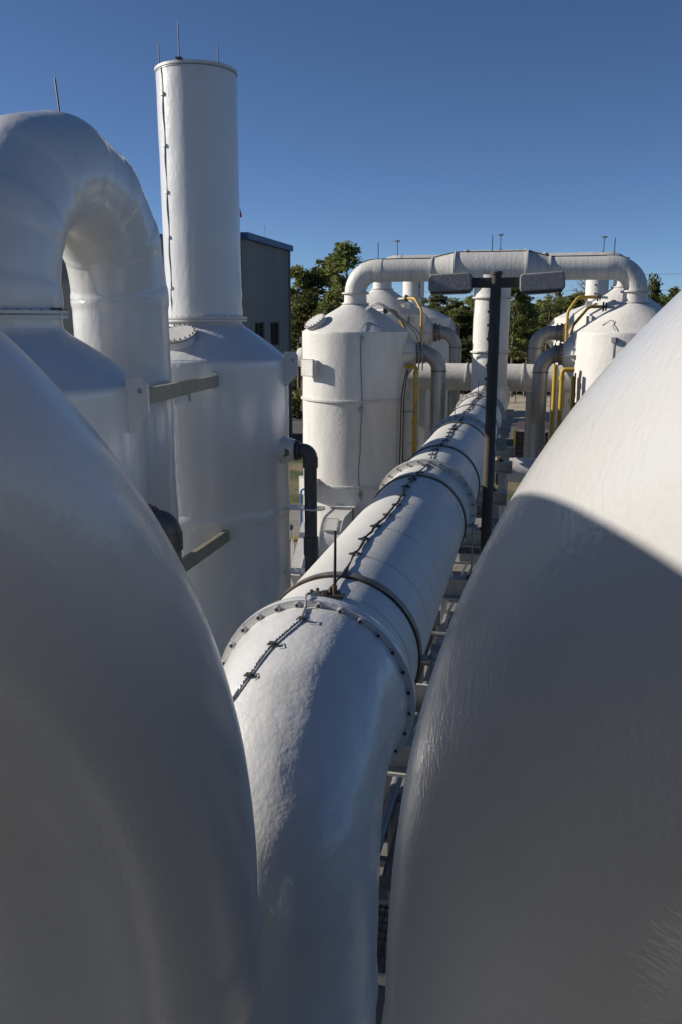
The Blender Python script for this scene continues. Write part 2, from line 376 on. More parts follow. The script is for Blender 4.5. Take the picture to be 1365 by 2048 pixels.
# tall stack on the second tank
st = thing('exhaust_stack', 'tall plain white cylindrical stack rising above everything at the upper left', 'stack', (-6.965, 17.6, 9.2))
pts = [(-6.965+.0*k/30, 17.6, 9.24+4.86*k/30) for k in range(31)]
part('stack_shell', MB().tube(pts, [.797+.012*k/30+(.012 if k in (0, 1, 3) else 0) for k in range(31)], 96, caps=False, lump=((.008, 1.5), (.003, 6))), 'gloss_far', st, ang=60)
for zz in (9.19, 9.25): part('base_flange', MB().ring((-6.965, 17.6, zz), .7, .9, .045), 'frp_trim', st)
part('rim', MB().ring((-6.965, 17.6, 14.08), .76, .828, .05), 'frp_trim', st)
for i in range(36):
    a = 2*PI*i/36; piece('bolt', bm, st, (-6.965+.86*math.cos(a), 17.6+.86*math.sin(a), 9.275))
part('drip_lip', MB().ring((-6.965, 17.6, 14.03), .8, .82, .02), 'conduit', st)

def rod(c, h, label, r=.012, plate=True, tilt=(0, 0), m='black', group=None):
    c = Vector(c); t = thing('lightning_rod', label, 'lightning rod', c, group)
    top = c+Vector((tilt[0], tilt[1], h))
    part('rod', MB().tube([c, c+(top-c)*.9, top], [r, r, r*.4], 8), m, t)
    if plate: part('base_plate', MB().box(c+Vector((0, 0, .015)), (.11, .11, .03)), m, t)
    return t
rod((-6.965, 16.74, 14.1), .66, 'thin dark rod standing at the front of the tall stack rim')
rod((-7.76, 17.6, 14.1), .6, 'thin dark rod at the left of the tall stack rim')
rod((-6.78, 18.38, 14.1), .72, 'short dark rod at the back of the tall stack rim')
rod((-6.74, 11.8, 11.95), .6, 'dark rod leaning on the crest of the big left arched duct', .013, False, (-.05, 0))
# grounding braid down the stack with clamps
gw = thing('grounding_cable', 'white painted ground cable running down the left front of the tall stack', 'cable', (-7.6, 17.1, 14.2))
ang = math.radians(236)
def stp(z, off=0):
    k = (z-9.24)/5; R_ = .797+.012*k+.006+off; return Vector((-6.965+R_*math.cos(ang), 17.6+R_*math.sin(ang), z))
zs = [14.06-.12*i for i in range(41)]
pp = [stp(z)+Vector((.012*math.sin(z*7), 0, 0)) for z in zs]
part('cable', MB().tube(pp, .013, 6), 'conduit', gw)
for z in (13.55, 12.6, 11.72, 10.85, 9.85):
    part('clamp', MB().box(stp(z, .01), (.09, .05, .06), ang-PI/2), 'frp_trim', gw)
# cable over the big arch crest
pts2, na2 = arch_path((-6.82, 13.5), .12, 9.47, 1.72, math.radians(270), 9.23, 72)
gw2 = thing('grounding_cable', 'short dark cable with clamps crossing the crest of the left arched duct', 'cable', (-7.2, 11, 12))
cp = []
for i in range(11):
    x = -7.75+i*.1; y = 10.55+.11*i
    th = math.acos(max(-1, min(1, (y-11.78)/1.72))) ; 
    rr = .84; dx = x+6.82; hz = 9.47+math.sin(th)*(1.72+math.sqrt(max(rr*rr-dx*dx, 0))); yy = 11.78+math.cos(th)*(1.72+math.sqrt(max(rr*rr-dx*dx, 0)))
    cp.append(Vector((x, yy, hz)))
cp = stick(a2.children[0], cp, .014)
part('cable', MB().tube(cp, .014, 6), 'black', gw2)
for i in (2, 5, 8): part('clamp', MB().box(cp[i], (.11, .05, .035), .6), 'clip', gw2)

# ------------------------------------------------------------ far pair of trains
hm_ = bolt_mesh('flange_bolt', .02, .03, 'rust')
def train_tank(X, Y, zr, zn, label, side, full=True):
    """far tank with nozzle, outlet neck and fittings; side=+1 has its outlet towards +X"""
    t = scrubber('scrubber_tank', label, X, Y, 1.78, zr, .38, zn, 'matte', 96, bands=(zr-2.2, zr-5.0), lump=((.012, 1.3), (.004, 5)), shoulder=.03)
    part('neck', MB().lathe([(.38, zn), (.37, zn+.3), (.37, zn+.36)], (X, Y, 0), 48), 'matte', t)
    for k in (.03, .36):
        fb = part('neck_flange', MB().ring((X, Y, zn+k), .34, .45, .045, seg=48), 'frp_trim', t)
        bb = MB()
        for i in range(24): a = 2*PI*i/24; bb.box((X+.425*math.cos(a), Y+.425*math.sin(a), zn+k-.025), (.03, .03, .03), a)
        part('flange_bolts', bb, 'rust', fb, 'stuff')
    zo = zr-.7
    xo = X+side*1.7; xf = X+side*2.17
    part('outlet_nozzle', MB().lathe([(.52, 0), (.42, side*.2), (.28, side*.42), (.27, side*.47)], (xo, Y, zo), 40, 'X'), 'matte', t)
    nf = part('nozzle_flange', MB().ring((xf, Y, zo), .24, .36, .05, 'X', 40), 'strap', t)
    bb = MB()
    for i in range(16): a = 2*PI*i/16; bb.box((xf-side*.05, Y+.325*math.cos(a), zo+.325*math.sin(a)), (.06, .035, .035))
    part('flange_bolts', bb, 'rust', nf, 'stuff')
    part('gusset', MB().box((xo+side*.12, Y, zo-.02), (.36, 1.15, .03)), 'frp_trim', t)
    part('gusset', MB().prism([(0, 0), (0, -.62), (.42*side, 0)], .04, (X+side*1.74, Y, zo-.25), (1, 0, 0), (0, 0, 1)), 'matte', t)
    part('gusset', MB().prism([(0, 0), (0, .5), (.4*side, 0)], .04, (X+side*1.74, Y, zo+.25), (1, 0, 0), (0, 0, 1)), 'matte', t)
    # access hatches on the camera side left
    return t
def hatch(t, x, y, az, z, w_, h_):
    """square access hatch: lid centred at (x, y, z) facing azimuth az, neck running back into the shell"""
    n_ = Vector((math.cos(az), math.sin(az), 0)); tx = Vector((-n_.y, n_.x, 0)); c2 = Vector((x, y, z))
    o = part('hatch_box', MB().box(c2-n_*.36, (.7, w_*.84, h_*.84), az), 'matte', t)
    part('hatch_lid', MB().box(c2+n_*.02, (.03, w_, h_), az), 'matte', o); part('hatch_flange', MB().box(c2-n_*.025, (.03, w_, h_), az), 'frp_trim', o)
    bb = MB()
    for i in range(9):
        for s in (-1, 1):
            bb.box(c2+tx*(i/8-.5)*w_*.94+Vector((0, 0, s*h_*.47)), (.1, .016, .016), az); bb.box(c2+tx*s*w_*.47+Vector((0, 0, (i/8-.5)*h_*.94)), (.1, .016, .016), az)
    part('hatch_bolts', bb, 'rust', o, 'stuff')
def jbox(parent, X, Y, R, ang, z, s=.13):
    part('junction_box', MB().box((X+(R+.05)*math.cos(ang), Y+(R+.05)*math.sin(ang), z), (.1, s, s*1.25), ang), 'galv', parent)

YA, YB = 28.5, 34.5
XL, XR, XM = -5.93, 2.93, -1.45
tA = train_tank(XL, YA, 8.84, 9.71, 'cream white tank left of the header pipe with a fan at its foot', 1)
hatch(tA, -7.17, 26.9, math.radians(236), 7.7, .58, .56)
hatch(tA, -7.24, 26.85, math.radians(236), 3.8, .66, .62)
manhole(tA, (-6.98, 27.55, 9.0), (-.42, -.42, .8), .34, .2, 'matte')
jbox(tA, XL, YA, 1.78, math.radians(-72), 8.65); jbox(tA, XL, YA, 1.78, math.radians(-72), 6.4); jbox(tA, XL, YA, 1.78, math.radians(-72), 3.62)
jbox(tA, XL, YA, 1.78, math.radians(186), 8.55, .16); jbox(tA, XL, YA, 1.78, math.radians(186), 6.25, .16)
part('side_port', MB().lathe([(.34, .1), (.34, -.1), (.3, -.22), (.0, -.24)], (XL-1.82, YA+.2, 7.95), 32, 'X'), 'matte', tA)
def on_shell(a, z, X=XL, Y=YA, R=1.8): return (X+R*math.cos(a), Y+R*math.sin(a), z)
wv = [on_shell(math.radians(-72)+.015*math.sin(z*2.1)-(.05 if z < 5 else 0)*math.sin((5-z)*2), z) for z in [8.6-.2*i for i in range(27)]]
part('sensor_wire', MB().tube(wv, .009, 5), 'black', tA)
hk = []
for i in range(13):
    u = i/12; a = math.radians(-72+22*u); r_ = 1.72-.5*math.sin(u*PI)*.6-.1*u
    hk.append((XL+r_*math.cos(a), YA+r_*math.sin(a), 8.84+(1.78-r_)*.62+.03))
part('sensor_wire', MB().tube([on_shell(math.radians(-72), 8.6)]+hk, .009, 5), 'black', tA)
wv = [on_shell(math.radians(190), z) for z in [8.6-.3*i for i in range(18)]]
part('sensor_wire', MB().tube(wv, .012, 5), 'conduit', tA)

tAR = train_tank(XR, YA, 8.84, 9.71, 'sunlit white round tank on the right partly hidden by the right arched duct', -1)
jbox(tAR, XR, YA, 1.78, math.radians(-112), 8.62)
wv = [on_shell(math.radians(-112), z, XR) for z in [8.6-.25*i for i in range(16)]]
part('sensor_wire', MB().tube(wv, .01, 5), 'black', tAR)
hk = []
for i in range(15):
    u = i/14; a = math.radians(-112-19*u-2*math.sin(u*9)); r_ = 1.76-.42*math.sin(u*PI*.8)
    hk.append((XR+r_*math.cos(a), YA+r_*math.sin(a), 8.84+(1.78-r_)*.64+.05+.03*math.sin(u*12)))
part('sensor_wire', MB().tube(hk, .01, 5), 'black', tAR)
tB = train_tank(-6.09, YB, 9.42, 10.38, 'white round tank just behind the middle distance left tank, its cone peeking over', 1)
part('roof_box', MB().box((-4.95, 33.6, 9.75), (.22, .2, .28)), 'frp_trim', tB)
jbox(tB, -6.09, YB, 1.78, math.radians(-42), 9.2, .24)
tBR = train_tank(3.1, YB, 9.42, 10.38, 'white round tank on the right standing behind the sunlit right tank', -1)
part('roof_box', MB().box((1.85, 33.7, 9.75), (.22, .2, .28)), 'frp_trim', tBR)
jbox(tBR, 3.1, YB, 1.78, math.radians(228), 9.2, .24)
for X, sd_, lb in ((-5.75, 1, 'left'), (2.55, -1, 'right')):
    tc = train_tank(X, 41, 9.3, 9.9, 'farthest white tank of the %s row, beneath the short %s stack' % (lb, lb), sd_)
    s = thing('exhaust_stack', 'plain white stack seen beneath the %s end of the white overhead duct' % lb, 'stack', (X, 41, 10.2))
    part('stack_shell', MB().tube([(X, 41, 10.28+k*.25) for k in range(7)], .5, 48, caps=False), 'matte', s)
    part('rim', MB().ring((X, 41, 11.78), .45, .54, .06), 'frp_trim', s)
    kb = MB().tube([(X+.22*sd_+.12, 41-.47, 10.2+k*.4) for k in range(5)], .02, 6)
    part('ground_cable', kb, 'black', s)
    for k in range(4): part('clamp', MB().box((X+.22*sd_+.12, 41-.49, 10.35+k*.38), (.07, .05, .06)), 'black', s)

# overhead ducts
def overhead(label, Y, zs_, za, r, rm, xm, xl, xr, down=True):
    t = thing('overhead_duct', label, 'duct', (xm, Y, za))
    Rb = za-zs_
    for nm, x, s in (('l', xl, 1), ('r', xr, -1)):
        p = [(x, Y, zs_-.02)]+arc((x+s*Rb, Y, zs_), Rb, PI, PI/2, (s, 0, 0), (0, 0, 1), 18)
        p.append((x+s*(Rb+.22), Y, za))
        rr = [r]*(len(p)-3)+[r+.0, r+.012, r+.012]
        part('elbow', MB().tube(p, rr, 48, caps=False, lump=((.008, 2),)), 'duct', t, ang=60)
    xs0, xs1 = xl+Rb+.22, xr-Rb-.22
    a, b, c, d = xm-1.95, xm-1.2, xm+1.05, xm+1.75
    for x0, x1, r0, r1 in ((xs0, a, r, r), (a, b, r, rm), (b, c, rm, rm), (c, d, rm, r), (d, xs1, r, r)):
        n = 10; part('duct_section' if r0 == r1 else 'reducer', MB().tube([(x0+(x1-x0)*i/n, Y, za) for i in range(n+1)], [r0+(r1-r0)*i/n for i in range(n+1)], 48, caps=False, lump=((.006, 2),)), 'duct', t, ang=60)
    for x, q in ((a, r), (d, r), (b, rm), (c, rm)): part('duct_flange', MB().ring((x, Y, za), q-.02, q+.05, .06, 'X', 48), 'frp_trim', t)
    return t
oA = overhead('white overhead duct bridging the two nearer far tanks, streaked with drips', YA, 10.08, 10.78, .355, .53, XM, XL, XR)
oB = overhead('second white overhead duct just visible behind and above the first one', YB, 10.76, 11.33, .36, .5, -1.6, -6.09, 3.1)
def downcomer(Y, X, zt, zb, r, label):
    t = thing('downcomer_duct', label, 'duct', (X, Y, zb))
    n = 24; part('duct_shell', MB().tube([(X, Y, zb+(zt-zb)*i/n) for i in range(n+1)], r, 64, caps=False, lump=((.008, 1.5),)), 'matte', t)
    return t
dc = downcomer(YA, XM, 10.6, 6.6, .575, 'thick white vertical duct dropping from the overhead duct behind the lamp pole')
for zz in (9.9, 8.2):
    fb = part('duct_flange', MB().ring((XM, YA, zz), .55, .65, .05, seg=64), 'frp_trim', dc); bb = MB()
    for i in range(32): a = 2*PI*i/32; bb.box((XM+.62*math.cos(a), YA+.62*math.sin(a), zz-.03), (.03, .03, .03), a)
    part('flange_bolts', bb, 'rust', fb, 'stuff')
gl = MB().tube([(XM-.02+.03*math.sin(k*1.3), YA-.62, 10.4-.2*k) for k in range(17)], .013, 5)
part('ground_cable', gl, 'black', dc)
for k in range(8): part('clamp', MB().box((XM-.04, YA-.61, 10.3-.42*k), (.1, .06, .08)), 'black', dc)
dcb = downcomer(YB, -1.6, 11.1, 6.5, .55, 'white vertical duct hidden behind the nearer downcomer')

# low cross pipe behind
lp = thing('cross_duct', 'thick white horizontal duct crossing behind the lamp pole above the sand', 'duct', (-1.5, 31.5, 7.15))
for x0, x1, nm in ((-7.4, -1.5, 'duct_section'), (-1.5, 4.4, 'duct_section')):
    part(nm, MB().tube([(x0+(x1-x0)*i/12, 31.5, 7.18) for i in range(13)], .49, 48, caps=False, lump=((.008, 1.5),)), 'matte', lp)
for x in (-.4, .7, -2.4): part('duct_flange', MB().ring((x, 31.5, 7.18), .47, .52, .05, 'X', 48), 'frp_trim', lp)
for x in (-4, 1.2): part('post', MB().box((x, 31.5, 3.4), (.22, .22, 6.6)), 'frp_trim', lp)

# stainless outlet ducts
def steel(label, X0, X1, Y, z, r, zend=.1, Rb=.58):
    s = 1 if X1 > X0 else -1; xc = X1-s*Rb
    t = thing('steel_duct', label, 'duct', (X1, Y, zend))
    p = [Vector((X0, Y, z))]+arc((xc, Y, z-Rb), Rb, PI/2, 0, (s, 0, 0), (0, 0, 1), 16)
    part('elbow', MB().tube(p, r, 40, caps=False), 'stainless', t)
    part('riser', MB().tube([(X1, Y, z-Rb-(z-Rb-zend)*i/20) for i in range(21)], r-.004, 40, caps=False), 'stainless', t)
    part('weld_ring', MB().ring((X1, Y, z-Rb), r-.02, r+.015, .03, seg=40), 'rust', t)
    part('coupling', MB().lathe([(r+.01, -.1), (r+.03, -.08), (r+.03, .08), (r+.01, .1)], (X0+s*.1, Y, z), 40, 'X'), 'galv', t)
    for k in (-.1, .12): part('duct_flange', MB().ring((X0+s*.06+k*s*.6, Y, z), r, r+.1, .035, 'X', 40), 'strap', t)
    return t
steel('stainless duct bending down from the middle distance left tank', XL+2.19, -3.11, YA, 8.14, .25)
steel('stainless duct bending down from the tank behind on the left', -6.09+2.19, -3.13, YB, 8.72, .25)
steel('stainless duct bending down left of the sunlit right tank, the nearer one', XR-2.19, .18, YA, 8.14, .25)
steel('stainless duct bending down behind the nearer one on the right', 3.1-2.19, -.02, YB, 8.72, .27)

# yellow chemical pipes
def pipe_line(name, label, pts, r, m, cat='pipe', R=.12, clamps=()):
    p = fillet(pts, R); t = thing(name, label, cat, p[-1])
    part('pipe', MB().tube(p, r, 14), m, t)
    for q in pts[1:-1]:
        if r > .03 and m != 'conduit':
            pass
    for c in clamps: part('coupling', MB().tube([Vector(c)-Vector((0, 0, .07)), Vector(c)+Vector((0, 0, .07))], r*1.4, 14), 'galv' if m != 'yellow' else m, t)
    return t
pipe_line('yellow_pipe', 'thick yellow pipe dropping from an elbow beside the nearer left steel duct', [(-4.15, 28.0, 7.72), (-3.8, 28.0, 7.72), (-3.8, 28.0, .3)], .07, 'yellow', clamps=((-3.8, 28.0, 7.5), (-3.8, 28, 5.9)))
pipe_line('yellow_pipe', 'thin yellow pipe standing left of the nearer left steel duct', [(-3.75, 29.6, 8.0), (-3.45, 29.6, 8.0), (-3.45, 29.6, .3)], .05, 'yellow')
pipe_line('yellow_pipe', 'yellow pipe bending down the cone of the rear left tank', [(-5.1, 33.7, 10.02), (-4.62, 33.3, 10.02), (-4.3, 33.0, 9.55), (-4.3, 33.0, 6.2)], .05, 'yellow', clamps=((-4.3, 33, 9.0),))
pipe_line('yellow_pipe', 'short yellow pipe angling down behind the cone of the nearer left tank', [(-5.25, 30.0, 9.55), (-4.85, 30.0, 9.53), (-4.45, 29.9, 8.9), (-4.4, 29.9, 8.6)], .05, 'yellow')
pipe_line('yellow_pipe', 'tall yellow pipe running up the rear right tank to its cone', [(2.15, 33.3, 10.02), (1.42, 33.2, 10.02), (1.08, 33.1, 9.5), (1.08, 33.1, 6.0)], .055, 'yellow', clamps=((1.08, 33.1, 8.95),))
pipe_line('yellow_pipe', 'yellow pipe bending across the cone of the sunlit right tank', [(2.05, 29.2, 9.62), (1.6, 29.2, 9.62), (1.12, 29.3, 9.0), (1.1, 29.3, 8.3)], .05, 'yellow')
pipe_line('yellow_pipe', 'straight yellow riser leftmost of the three on the right', [(.62, 27.4, 7.85), (.62, 27.4, .3)], .07, 'yellow')
pipe_line('yellow_pipe', 'yellow pipe with a top elbow between the right steel duct and sunlit tank', [(1.2, 27.6, 7.7), (.84, 27.6, 7.7), (.84, 27.6, .3)], .07, 'yellow', clamps=((.84, 27.6, 7.45),))
pipe_line('yellow_pipe', 'thin yellow pipe hugging the wall of the sunlit right tank', [(1.18, 27.7, 7.5), (1.18, 27.7, .3)], .045, 'yellow')
for nm, c in (('black valve flange on the cone of the rear left tank', (-5.02, 33.66, 10.02)), ('black valve flange on the cone beside the nearer left tank', (-5.2, 30.0, 9.54)),
              ('black flange at the top of the yellow pipe on the rear right tank', (2.12, 33.3, 10.02)), ('black flange at the end of the yellow pipe on the sunlit tank', (2.05, 29.2, 9.62))):
    c = Vector(c); t = thing('pipe_flange', nm, 'flange', c)
    part('flange_disc', MB().ring(c, .03, .15, .05, 'X', 20), 'pvc', t); part('flange_disc', MB().ring(c+Vector((.08, 0, 0)), .03, .13, .04, 'X', 20), 'pvc', t)
    part('stub', MB().tube([c+Vector((.0, 0, 0)), c+Vector((.35 if c.x > 0 else -.3, .15, -.02))], .05, 12), 'matte', t)
for k in range(2):
    pipe_line('conduit', ('upper' if k else 'lower')+' grey conduit arching off the cone of the nearer left tank', [(-5.45, 27.9, 9.52+.05*k), (-5.0, 27.6, 9.75+.05*k), (-4.55, 27.5, 9.45+.05*k), (-3.75+.12*k, 27.7, 8.78+.02*k), (-3.68+.12*k, 27.8, 8.2), (-3.7+.12*k, 27.9, 7.6)], .022, 'conduit', 'conduit', .3)
for k in range(2):
    pipe_line('conduit', ('left' if k else 'right')+' dark conduit hanging under the nozzle of the nearer left tank', [(-4.0-.05*k, 27.6, 7.62), (-4.12-.08*k, 27.6, 6.9), (-4.15-.1*k, 27.6, 3)], .02, 'black', 'conduit', .3)
pipe_line('conduit', 'dark conduit down the shaded wall edge of the sunlit right tank', [(1.24, 27.6, 7.6), (1.26, 27.6, 3)], .025, 'black', 'conduit')
# brackets across the pipe runs
for x0, x1, y, z, lb in ((-4.2, -3.75, 27.95, 6.25, 'upper left'), (-4.2, -3.4, 28.0, 4.6, 'lower left'), (.8, 1.25, 27.55, 6.1, 'upper right'), (.55, 1.2, 27.5, 4.55, 'lower right')):
    solo('pipe_bracket', MB().box(((x0+x1)/2, y, z), (x1-x0, .05, .05)), 'galv', 'thin steel bracket holding the %s yellow pipe' % lb, 'bracket', (x0, y, z))

# ------------------------------------------------------------ header pipe
PX, PZ, PR = -1.42, 6.59, .636
hp = thing('header_pipe', 'long white pipe running away from the viewer down the centre with bolted flanges', 'pipe', (PX, 5.45, PZ))
joints = [5.46, 11.7, 17.6, 23.6, 30.6]
for a, b in zip(joints, joints[1:]):
    n = max(8, int((b-a)/.25))
    part('pipe_section', MB().tube([(PX, a+.03+(b-a-.06)*i/n, PZ) for i in range(n+1)], PR, 96, caps=False, lump=((.004, 1.2),)), 'pipe', hp, ang=60)
nb = 28; fb_ = bolt_mesh('flange_bolt', .015, .03, 'rustpale'); fbw = bolt_mesh('flange_bolt', .024, .02, 'gloss', 10)
hole = bolt_mesh('bolt_hole', .012, .004, 'black', 8)
for k, y in enumerate(joints[:4]):
    o = part('pipe_flange', MB().lathe([(PR-.01, -.06), (PR+.02, -.045), (PR+.085, -.045), (PR+.088, -.002), (PR+.082, 0), (PR+.088, .002), (PR+.085, .045), (PR+.02, .045), (PR-.01, .09)], (PX, y, PZ), 96, 'Y'), 'gloss_elbow' if k == 0 else 'frp_trim', hp)
    o2 = None
    for i in range(nb):
        a = 2*PI*(i+.3)/nb; q = Vector((PX+(PR+.052)*math.sin(a), y-.045, PZ+(PR+.052)*math.cos(a)))
        piece('flange_bolt', fbw if k == 0 else fb_, o, q, (PI/2, 0, 0))
        if k == 0: piece('bolt_hole', hole, o, q+Vector((.0, -.021, 0)), (PI/2, 0, 0))
        else: piece('flange_bolt', fb_, o, q+Vector((0, .09, 0)), (-PI/2, 0, 0))
# straps that hold the pipe down on its beams
straps = [6.3, 10.85, 13.6, 16.9, 20.6, 23.1]
for y in straps:
    s = part('pipe_strap', MB().lathe([(PR+.004, -.048), (PR+.018, -.048), (PR+.018, .048), (PR+.004, .048), (PR+.004, -.048)], (PX, y, PZ), 96, 'Y'), 'strap', hp)
    part('strap_liner', MB().lathe([(PR+.001, -.066), (PR+.006, -.066), (PR+.006, .066), (PR+.001, .066)], (PX, y, PZ), 96, 'Y'), 'black', s)
    for sx in (1, -1):
        part('strap_lug', MB().box((PX+sx*(PR+.08), y, PZ), (.16, .09, .018)), 'galv', s)
        part('lug_nut', MB().lathe([(0, .04), (.02, .035), (.024, 0)], (PX+sx*(PR+.1), y, PZ+.009), 6), 'galv', s)
        part('hold_down_rod', MB().tube([(PX+sx*(PR+.1), y, PZ), (PX+sx*(PR+.1), y, 5.86)], .011, 8), 'galv', s)
def support(y, label):
    t = thing('pipe_support', label, 'support', (PX, y, .1)); zt = 5.88
    # I-shaped cross beam made of flanges and web, on twin posts
    part('cross_beam', MB().box((PX, y, zt-.012), (2.0, .26, .024)).box((PX, y, zt-.14), (2.0, .03, .24)).box((PX, y, zt-.268), (2.0, .26, .024)).box((PX+1.0, y, zt-.14), (.012, .24, .25)), 'beam', t)
    part('saddle', MB().prism([(-.5, 0), (.5, 0), (.42, .16), (.2, .08), (0, .055), (-.2, .08), (-.42, .16)], .2, (PX, y, zt), (1, 0, 0), (0, 0, 1)), 'beam', t)
    for sx in (-1, 1):
        part('post', MB().box((PX+sx*.78, y, (zt-.28)/2+.05), (.16, .02, zt-.4)).box((PX+sx*.78-.08, y, (zt-.28)/2+.05), (.016, .16, zt-.4)).box((PX+sx*.78+.08, y, (zt-.28)/2+.05), (.016, .16, zt-.4)), 'frp_trim', t)
        part('post_foot', MB().box((PX+sx*.78, y, .13), (.34, .34, .05)), 'galv', t)
        part('rod_washer', MB().box((PX+sx*(PR+.1), y-.02, zt+.015), (.12, .12, .03)), 'rust', t)
        part('anchor_nut', MB().lathe([(0, .05), (.025, .045), (.03, 0)], (PX+sx*(PR+.1), y-.02, zt+.03), 6), 'rust', t)
    if y > 12: part('cross_brace', MB().bar((PX-.78, y, 1.2), (PX+.78, y, 4.6), .06, .06), 'frp_trim', t)
support(6.3, 'pale beam and post support nearest the viewer under the header pipe')
support(10.85, 'pale beam and post support beside the second flange of the header pipe')
support(13.6, 'pale beam support under the header pipe just behind the lamp pole')
support(16.9, 'pale support under the header pipe beyond the lamp pole, third flange')
support(20.6, 'far support under the header pipe, last but one')
support(23.1, 'farthest support under the header pipe, near the big downcomer')
# small tags/brackets on the right flank of the far pipe
for i, y in enumerate((19.2, 21.4, 22.6, 24.4, 25.6)):
    solo('flank_bracket', MB().box((PX+PR+.14, y, PZ-.1), (.22, .1, .28)).box((PX+PR+.02, y, PZ-.02), (.12, .14, .04)), 'galv',
         'small grey box bracket on the right flank of the far header pipe', 'bracket', (PX+PR+.14, y, PZ-.1), 'brackets on the header pipe flank')

# grounding cable on the crest with its clips
rg = random.Random(5)
gc = thing('grounding_cable', 'black cable snaking along the crest of the long header pipe in small clips', 'cable', (PX, 6.9, PZ+PR))
cab = []; y = 5.72
while y < 28: cab.append(Vector((PX+.02*math.sin(y*2.3)+rg.uniform(-.01, .01), y, PZ+PR+.018+.006*rg.random()))); y += .13
part('cable', MB().tube(cab, .0115, 7, lump=((.01, 14),)), 'black', gc)
cm = MB().box((-.035, 0, 0), (.05, .03, .008)).box((.03, 0, 0), (.045, .026, .008)).tube([(-.055, 0, .004), (-.02, 0, .012), (0, 0, .028), (.02, 0, .012), (.05, 0, .004)], .007, 6).box((.038, .0, .007), (.014, .014, .01)).box((-.042, 0, .007), (.014, .014, .01)).mesh('cable_clip', M['clip'])
y = 6.9
while y < 27.6:
    if all(abs(y-j) > .12 for j in joints): piece('cable_clip', cm, gc, (PX+.03*math.sin(y*2.3), y, PZ+PR+.012), (0, 0, rg.uniform(-.12, .12)))
    y += .515
near_rod = thing('lightning_rod', 'black rod on a bolted plate standing on the header pipe near its first flange', 'lightning rod', (-1.36, 5.78, 7.24))
part('rod', MB().tube([(-1.35, 5.78, 7.24), (-1.345, 5.78, 7.62), (-1.345, 5.78, 7.72)], [.012, .0095, .0085], 10), 'black', near_rod)
part('base_plate', MB().box((-1.4, 5.78, 7.235), (.24, .08, .02)), 'clip', near_rod)
for dx, hh in ((-.12, .03), (-.075, .045), (-.03, .03), (.02, .055), (.08, .03)): part('plate_bolt', MB().lathe([(0, hh), (.013, hh-.005), (.018, 0)], (-1.4+dx, 5.76+.02*(dx > 0), 7.245), 7), 'clip', near_rod)
part('rod_socket', MB().tube([(-1.35, 5.78, 7.24), (-1.35, 5.78, 7.31)], .019, 10), 'rust', near_rod)
rod((PX+.03, 15.7, PZ+PR), .5, 'thin dark rod standing midway along the header pipe', .008)
rod((PX+.03, 22.3, PZ+PR), .5, 'thin dark rod standing on the far header pipe', .008)
for (x, y_, z, mush, lb) in ((-5.18, 28.5, 11.13, 0, 'left end of the nearer overhead duct'), (-1.5, 28.5, 11.3, 0, 'middle of the nearer overhead duct'), (2.22, 28.5, 11.13, 0, 'right end of the nearer overhead duct'),
                         (-5.5, 34.5, 11.68, 1, 'left end of the rear overhead duct'), (-1.5, 34.5, 11.83, 1, 'middle of the rear overhead duct'), (2.3, 34.5, 11.68, 1, 'right end of the rear overhead duct')):
    t = rod((x, y_, z), .55, ('mushroom headed' if mush else 'thin dark')+' rod on the '+lb, .014, True)
    if mush: part('rod_head', MB().lathe([(.02, 0), (.13, .05), (.1, .07), (.0, .08)], (x, y_, z+.5), 12), 'galv', t)
# ground wire laid over the overhead duct
solo('ground_wire', MB().tube([(-5.9, 28.5, 11.0), (-5.5, 28.5, 11.12), (-5.2, 28.5, 11.15), (-3.5, 28.5, 11.15), (-2.65, 28.5, 11.33), (-.4, 28.5, 11.33), (.35, 28.5, 11.15), (2.2, 28.5, 11.15), (2.7, 28.5, 11.06)], .016, 6), 'black',
     'thin black wire laid along the top of the nearer overhead duct', 'wire', (-5.9, 28.5, 11))

# elbow dropping from the first flange
el = thing('pipe_elbow', 'lumpy glossy white elbow turning the header pipe straight down between the two big arches', 'pipe elbow', (PX, 4.45, .1))
Rb = .93; E0 = 5.41
pp = [Vector((PX, E0, PZ))]+[Vector((PX, E0-.04-Rb*math.sin(PI/2*i/36), PZ-Rb+Rb*math.cos(PI/2*i/36))) for i in range(37)]
zz = PZ-Rb
while zz > .2: zz -= .1; pp.append(Vector((PX, E0-.04-Rb, zz)))
rr = []
for i, p in enumerate(pp):
    r_ = PR+.035*math.exp(-(i/6)**2) if i < 37 else PR
    if i >= 37: r_ += .014*math.exp(-((p.z-5.1)/.12)**4)+.012*math.exp(-((p.z-3.2)/.12)**4)
    rr.append(r_)
elsh = part('elbow_shell', MB().tube(pp, rr, 144, caps=False, lump=((.022, 1.5), (.008, 4.5), (.002, 11))), 'gloss_elbow', el, ang=80)
gb = thing('grounding_cable', 'white painted braided cable curving over the lumpy elbow with three tie points', 'cable', (-1.42, 5.2, 7.25))
key = [(-1.40, 5.74, 7.27), (-1.47, 5.66, 7.27), (-1.475, 5.45, 7.335), (-1.46, 5.34, 7.29), (-1.44, 5.17, 7.26), (-1.50, 5.03, 7.24), (-1.57, 4.9, 7.2), (-1.61, 4.78, 7.14), (-1.65, 4.66, 7.07), (-1.71, 4.55, 6.97), (-1.77, 4.47, 6.85), (-1.84, 4.36, 6.65)]
kv = fillet(key, .04, 4)
kv = [p for p in kv if p.y > 5.4]+stick(elsh, [kv[i].lerp(kv[i+1], u/3) for i in range(len(kv)-1) for u in range(3) if kv[i].y <= 5.38], .006)
br = MB()
